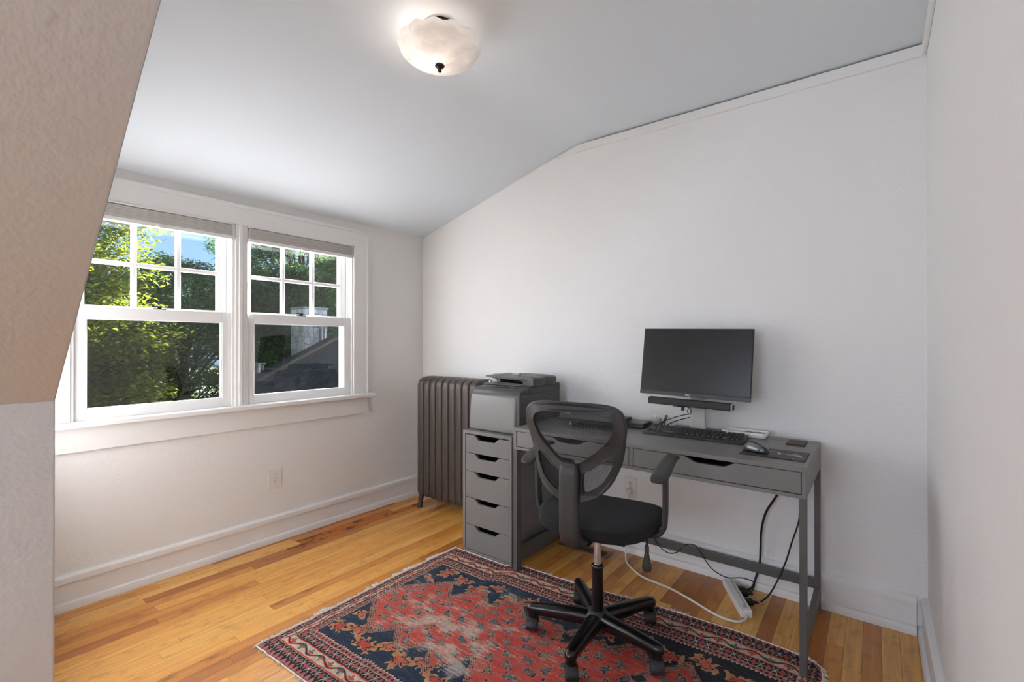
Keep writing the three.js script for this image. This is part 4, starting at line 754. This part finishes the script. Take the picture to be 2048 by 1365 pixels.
function outlet(label, pos, turn) {
  const g = thing('wall_outlet', label, 'outlet', pos, turn);
  mesh('cover_plate', rbox(0.078, 0.116, 0.006, 0.003, 0, 0, 0.003, 3), M.plateWhite, g);
  for (const y of [0.0195, -0.0195]) {
    const s = new THREE.Shape(); s.absarc(0, 0, 0.0165, 0.6, Math.PI - 0.6, false); s.absarc(0, 0, 0.0165, Math.PI + 0.6, -0.6, false); s.closePath();
    const f = mesh('socket', extr(s, 0.002, 0.0005, 1), M.plateWhite, g); f.position.set(0, y, 0.0055);
    mesh('slots', merge([box(0.002, 0.008, 0.001, -0.006, 0.004, 0.0026), box(0.002, 0.0065, 0.001, 0.006, 0.004, 0.0026), new THREE.CylinderGeometry(0.0024, 0.0024, 0.001, 12).rotateX(Math.PI / 2).translate(0, -0.007, 0.0026)]), M.dark, f);
  }
  mesh('screw', new THREE.CylinderGeometry(0.003, 0.003, 0.001, 12).rotateX(Math.PI / 2).translate(0, 0, 0.0065), M.chrome, g);
}
outlet('white duplex outlet on the wall below the windows', [0, 0.382, 1.189], Math.PI / 2);
outlet('white duplex outlet on the wall behind the chair', [1.784, 0.372, 0], 0);
{
  const g = thing('power_strip', 'white power strip on the floor under the desk', 'power strip', [2.392, 0, 0.195], 0.494);
  mesh('body', rbox(0.05, 0.034, 0.285, 0.005, 0, 0.0175, 0, 3), M.plateWhite, g);
  mesh('face_plate', rbox(0.0012, 0.022, 0.25, 0.0004, 0.0255, 0.0185, -0.005), std('#c9c6c2', 0.4), g);
  mesh('groove', merge([rbox(0.004, 0.0006, 0.25, 0.0002, 0.010, 0.0346, -0.01)]), std('#9a9793', 0.5), g);
  mesh('switch', rbox(0.012, 0.003, 0.02, 0.001, 0.0, 0.0355, 0.11), std('#b9c4bd', 0.4), g);
  const wc = tag(mesh('extension_cord', tube([[1.785, 0.352, 0.026], [1.786, 0.30, 0.045], [1.782, 0.18, 0.056], [1.786, 0.07, 0.075], [1.800, 0.012, 0.105], [1.835, 0.006, 0.165], [1.90, 0.006, 0.222], [1.96, 0.006, 0.260], [2.05, 0.006, 0.276], [2.124, 0.006, 0.290], [2.244, 0.006, 0.338], [2.33, 0.006, 0.378], [2.39, 0.006, 0.392], [2.440, 0.006, 0.380], [2.462, 0.010, 0.345], [2.459, 0.016, 0.318]], 0.0052, 160, 10), M.whiteCable), 'white power cord curving over the floor under the desk', 'cord');
  const pl = thing('plug', 'white plug in the outlet behind the chair', 'plug', [1.784, 0.352, 0.008]);
  mesh('plug_body', rbox(0.028, 0.03, 0.024, 0.006, 0, 0, 0.013, 3), M.whiteCable, pl);
  // dark plugs at the strip
  const plugAt = (label, x, z, dx, dz) => { const q = thing('plug', label, 'plug', [x, 0.0, z], Math.atan2(dx, dz), 'black plugs in the power strip'); mesh('plug_body', rbox(0.026, 0.024, 0.034, 0.006, 0, 0.02, 0.017, 3), M.cable, q); mesh('strain_relief', new THREE.CylinderGeometry(0.005, 0.008, 0.024, 14).rotateX(Math.PI / 2).translate(0, 0.02, 0.044), M.cable, q); };
  const nx = Math.cos(0.494), nz = -Math.sin(0.494);
  plugAt('black plug at the wall end of the power strip', 2.392 + 0.0265 * nx - 0.068 * 0.474, 0.195 + 0.0265 * nz - 0.068 * 0.880, nx, nz);
  plugAt('second black plug from the wall end of the power strip', 2.392 + 0.0265 * nx - 0.035 * 0.474, 0.195 + 0.0265 * nz - 0.035 * 0.880, nx, nz);
  plugAt('black plug near the cord end of the power strip', 2.392 + 0.0265 * nx + 0.040 * 0.474, 0.195 + 0.0265 * nz + 0.040 * 0.880, nx, nz);
}
const cord = (label, pts, r) => tag(mesh('hanging_cable', tube(pts, r, 120, 8), M.cable), label, 'cable', 'black cables hanging behind the desk');
cord('thick black cable hanging from the desk to the power strip', [[2.598, 0.652, 0.10], [2.585, 0.60, 0.095], [2.545, 0.50, 0.07], [2.49, 0.39, 0.047], [2.470, 0.30, 0.040], [2.465, 0.20, 0.034], [2.462, 0.14, 0.038], [2.45, 0.08, 0.05], [2.436, 0.03, 0.085], [2.42, 0.02, 0.098]], 0.0052);
cord('thin black cable hanging beside the desk leg', [[2.668, 0.650, 0.10], [2.662, 0.58, 0.10], [2.640, 0.50, 0.095], [2.632, 0.40, 0.09], [2.60, 0.28, 0.085], [2.58, 0.20, 0.085], [2.545, 0.10, 0.105], [2.515, 0.04, 0.14], [2.49, 0.020, 0.178]], 0.0036);
cord('thin black cable looping over the back rail of the desk', [[1.93, 0.22, 0.075], [1.96, 0.13, 0.078], [2.02, 0.085, 0.078], [2.07, 0.095, 0.076], [2.12, 0.147, 0.064], [2.165, 0.158, 0.072], [2.20, 0.13, 0.082], [2.25, 0.07, 0.085], [2.32, 0.045, 0.085], [2.40, 0.06, 0.075], [2.445, 0.05, 0.075], [2.440, 0.022, 0.105], [2.432, 0.02, 0.127]], 0.0026);

// ------------------------------------------------------------------ outdoors: garden, neighbour's roof, trees
const GROUND = -3.3;
{
  const t = dataTex(256, 256, (i, j) => { const n = tileN(i, j, 256, 20, 3) + tileN(i, j, 256, 70, 6); return [70 + 40 * n, 86 + 44 * n, 44 + 26 * n]; }); t.repeat.set(0.4, 0.4);
  const gp = new THREE.PlaneGeometry(90, 90).rotateX(-Math.PI / 2); uvWorld(gp); gp.translate(-46, GROUND, 0);
  tag(mesh('lawn', gp, std('#ffffff', 0.95, { map: t })), 'green lawn far below the windows', 'lawn', null, 'stuff');
}
{ // neighbouring roof: shaded shingle slope with a sunlit row of ridge shingles, flues and a stone chimney
  const shing = dataTex(512, 512, (i, j) => { const row = Math.floor(j / 32), c = Math.floor((i + (row % 2) * 24) / 48), n = Math.abs(Math.sin(row * 12.9 + c * 78.2) * 437.5) % 1; const e = j % 32 < 3 || (i + (row % 2) * 24) % 48 < 2 ? 0.7 : 1; const v = (78 + 34 * n + 16 * (rnd() - 0.5)) * e; return [v * 1.03, v, v * 0.97]; });
  shing.repeat.set(0.45, 0.45);
  const A = V(-7, -0.66, 0.7), B = V(-7, 2.05, -4.85); // upper edge
  const g = thing('neighbour_house', 'neighbouring roof of grey shingles outside the right window', 'house', [-7, 0, -2]);
  const o = V(7, 0, 2), dn = V(3.4, -2.5, 0.4);
  const quad = (a, b, c, d, k = 1) => { const q = new THREE.BufferGeometry(); q.setAttribute('position', new THREE.Float32BufferAttribute([a, b, c, a, c, d].flatMap((p) => [p.x + o.x, p.y + o.y, p.z + o.z]), 3)); const L = a.distanceTo(b), H = b.distanceTo(c); q.setAttribute('uv', new THREE.Float32BufferAttribute([0, 0, L, 0, L, H, 0, 0, L, H, 0, H].map((v) => v * k), 2)); q.computeVertexNormals(); return q; };
  const slab = (a, b, d, thick) => { const n = V().crossVectors(b.clone().sub(a), d).normalize().multiplyScalar(thick); const c = b.clone().add(d), e = a.clone().add(d); return merge([quad(e, c, b, a), quad(a.clone().sub(n), b.clone().sub(n), c.clone().sub(n), e.clone().sub(n)), quad(a, b, b.clone().sub(n), a.clone().sub(n)), quad(e.clone().sub(n), c.clone().sub(n), c, e)]); };
  mesh('roof_slope', slab(A.clone().add(V(0.42, -0.15, 0)), B.clone().add(V(0.42, -0.15, 0)), dn, 0.12), std('#a9a6a4', 0.9, { map: shing, bumpMap: shing, bumpScale: 0.01, side: THREE.DoubleSide }), g);
  const far = V(-3.2, -3.0, -0.6);
  mesh('roof_slope', slab(A.clone().add(V(-0.02, 0, 0)), B.clone().add(V(-0.02, 0, 0)), far, 0.1), std('#a9a6a4', 0.9, { map: shing, side: THREE.DoubleSide }), g);
  const dirE = B.clone().sub(A).normalize(), len = A.distanceTo(B), np = 26;
  for (let i = 0; i < np; i++) {
    const c = A.clone().addScaledVector(dirE, (i + 0.5) * len / np).add(o);
    const m = mesh('ridge_shingle', box(0.47, 0.022, len / np + 0.03), std(['#4a4541', '#403b38', '#544e49', '#38342f'][i % 4], 0.9), g);
    m.position.copy(c).add(V(0.21, -0.055, 0)); m.quaternion.setFromUnitVectors(V(0, 0, 1), dirE.clone().negate()); m.rotateX(-0.03); m.rotateZ(0.35);
  }
  const P = (y, z) => V(-7.15, y, z).add(o);
  const flue = (x, y, z, r, h) => mesh('flue_pipe', merge([cyl(r, r, h, 0, h / 2, 0, 18), cyl(r * 1.5, r * 1.5, 0.025, 0, h + 0.03, 0, 18), cyl(r * 0.5, r * 0.5, 0.04, 0, h, 0, 8)]).translate(x + o.x, y + o.y, z + o.z), std('#8f8f8e', 0.4, { metalness: 0.5 }), g);
  flue(-7.2, 0.52, -1.95, 0.075, 0.22); flue(-7.2, 1.22, -3.35, 0.07, 0.30);
  mesh('house_wall', hardlim(-9.6, -5.0, GROUND + 0.002, -0.9, -5.5, -0.6).translate(o.x, 0, o.z), std('#8a8478', 0.9), g);
}
{ // chimney, clad in pale irregular stones
  const house = scene.children.find((q) => q.name === 'neighbour_house'), g = new THREE.Group(); g.name = 'chimney'; g.userData.label = 'pale stone chimney'; g.position.set(-8.7 + 7, 0, -3.9 + 2); house.add(g);
  mesh('core', hardlim(-0.27, 0.33, -0.9, 2.05, -0.26, 0.36), std('#6d6c69', 0.95), g);
  mesh('cap', lim(-0.30, 0.36, 2.05, 2.10, -0.29, 0.39, 0.01), std('#8d8b87', 0.9), g);
  const cols = ['#c5c4c0', '#b4b5b4', '#d2cfc8', '#a9adb0', '#bfbab0'].map((c) => std(c, 0.9));
  const face = (W0, W1, H0, H1, place) => {
    const nu = 5, nv = 11, P = []; for (let j = 0; j <= nv; j++) { P.push([]); for (let i = 0; i <= nu; i++) P[j].push([W0 + (W1 - W0) * i / nu + (i % nu ? rr(-0.045, 0.045) : 0), H0 + (H1 - H0) * j / nv + (j % nv ? rr(-0.06, 0.06) : 0)]); }
    for (let j = 0; j < nv; j++) for (let i = 0; i < nu; i++) {
      const q = [P[j][i], P[j][i + 1], P[j + 1][i + 1], P[j + 1][i]], cx = q.reduce((a, b) => a + b[0], 0) / 4, cy = q.reduce((a, b) => a + b[1], 0) / 4;
      const s = extr(poly(q.map(([a, b]) => [cx + (a - cx) * 0.9, cy + (b - cy) * 0.9])), rr(0.012, 0.03)); place(s); mesh('stone', s, cols[Math.floor(rnd() * 5)], g);
    }
  };
  face(-0.36, 0.26, 0.5, 2.05, (s) => { s.rotateY(Math.PI / 2); s.translate(0.33, 0, 0); });
  face(-0.27, 0.33, 0.5, 2.05, (s) => s.translate(0, 0, 0.36));
}
const leafGeo = (() => { const q = new THREE.BufferGeometry(); q.setAttribute('position', new THREE.Float32BufferAttribute([0, 0, 0, 0.026, 0.008, 0.05, 0, 0, 0.11, 0, 0, 0, 0, 0, 0.11, -0.026, 0.008, 0.05], 3)); q.setAttribute('uv', new THREE.Float32BufferAttribute([0, 0, 1, 0, 1, 1, 0, 0, 1, 1, 0, 1], 2)); q.computeVertexNormals(); return q; })();
const leafMat = std('#ffffff', 0.8, { specularIntensity: 0.2, transmission: 0.5, thickness: 0, side: THREE.DoubleSide });
const barkMat = std('#4b4034', 0.95);
function tree(name, label, x, z, crown, leaves, clumps, hue, size = 1) { // crown: list of [dx, y, dz, rx, ry, rz]
  const g = thing(name, label, 'tree', [x, GROUND, z], 0, 'garden trees');
  const top = Math.max(...crown.map((c) => c[1] + c[4] * 0.5)) - GROUND;
  mesh('trunk', tube([[0, 0.001, 0], [0.08, top * 0.25, 0.05], [-0.06, top * 0.55, -0.04], [0.04, top * 0.85, 0.03]], 0.11, 20, 8), barkMat, g);
  const br = [], cl = [];
  for (let i = 0; i < clumps; i++) {
    const c = crown[i % crown.length]; let a, b, d; do { a = rr(-1, 1); b = rr(-1, 1); d = rr(-1, 1); } while (a * a + b * b + d * d > 1 || a * a + b * b + d * d < 0.12);
    const p = [c[0] + a * c[3], c[1] - GROUND + b * c[4], c[2] + d * c[5]]; cl.push(p);
    if (i % 3 === 0) br.push(tube([[0, Math.max(0.6, p[1] * 0.62), 0], [p[0] * 0.5, p[1] * 0.85, p[2] * 0.5], p], 0.022, 8, 5));
  }
  mesh('branches', merge(br), barkMat, g);
  const im = new THREE.InstancedMesh(leafGeo, leafMat, leaves *= 2), d = new THREE.Object3D(), col = new THREE.Color();
  for (let i = 0; i < leaves; i++) {
    const p = cl[Math.floor(rnd() * cl.length)], r = 0.42 * Math.pow(rnd(), 0.5), th = rnd() * 6.283, ph = Math.acos(rr(-1, 1));
    d.position.set(p[0] + r * 1.15 * Math.sin(ph) * Math.cos(th), p[1] + r * 0.7 * Math.cos(ph), p[2] + r * 1.15 * Math.sin(ph) * Math.sin(th));
    d.rotation.set(rr(-0.9, 0.9), rnd() * 6.283, rr(-0.9, 0.9)); d.scale.setScalar(size * rr(0.6, 1.25)); d.updateMatrix(); im.setMatrixAt(i, d.matrix);
    const t = rnd(); const q = 0.9; col.setRGB(q * hue[0] * (0.7 + 0.7 * t), q * hue[1] * (0.75 + 0.55 * t), q * hue[2] * (0.8 + 0.4 * rnd())); im.setColorAt(i, col);
  }
  im.name = 'foliage'; im.userData.kind = 'stuff'; im.castShadow = im.receiveShadow = true; g.add(im);
}
tree('garden_tree', 'bright yellow-green tree outside the left window', -8.3, 1.3, [[0, 1.2, 0, 1.7, 2.6, 2.0], [0.1, 3.6, 0.3, 1.6, 2.2, 1.9]], 34000, 330, [0.22, 0.27, 0.025]);
tree('garden_tree', 'mid-green tree standing against the blue sky', -12.6, -2.3, [[0, 0.4, 0, 2.0, 2.4, 2.2], [-0.2, 2.3, 0.1, 1.5, 1.3, 1.5]], 24000, 230, [0.14, 0.23, 0.06]);
tree('garden_tree', 'dark green tree filling the right window', -13.6, -6.3, [[0, 1.4, 0, 2.0, 3.0, 2.8], [0, 4.3, 0, 2.0, 2.8, 2.8]], 46000, 400, [0.10, 0.19, 0.06]);
tree('garden_tree', 'low shaded tree behind the lower left pane', -12.4, -0.6, [[0, -0.8, 0, 1.7, 2.0, 1.5], [0, 0.7, 0, 1.3, 1.2, 1.3]], 22000, 210, [0.17, 0.22, 0.03]);
tree('garden_tree', 'leafy tree between the two windows in the distance', -16.5, -6.5, [[0, 0.5, 0, 2.6, 3.2, 3.4], [0, 2.2, 0, 2.0, 1.7, 2.4]], 26000, 260, [0.17, 0.21, 0.04], 1.3);
tree('garden_tree', 'far tree low behind the mid-green one', -17.5, -1.2, [[0, 0.0, 0, 2.4, 3.0, 3.4], [0, 1.6, 0, 1.9, 1.4, 2.6]], 24000, 230, [0.15, 0.19, 0.04], 1.3);
tree('garden_tree', 'tall tree behind the bright yellow-green one', -12.5, 2.2, [[0, 1.6, 0, 1.9, 3.0, 2.4], [0, 4.6, 0, 1.9, 2.4, 2.2]], 30000, 300, [0.10, 0.15, 0.04]);
tree('garden_tree', 'far tree behind the stone chimney', -18, -11.5, [[0, 0.8, 0, 2.8, 3.6, 3.6], [0, 4.0, 0, 2.6, 2.6, 3.2]], 28000, 270, [0.08, 0.12, 0.04], 1.35);

renderer.render(scene, camera);
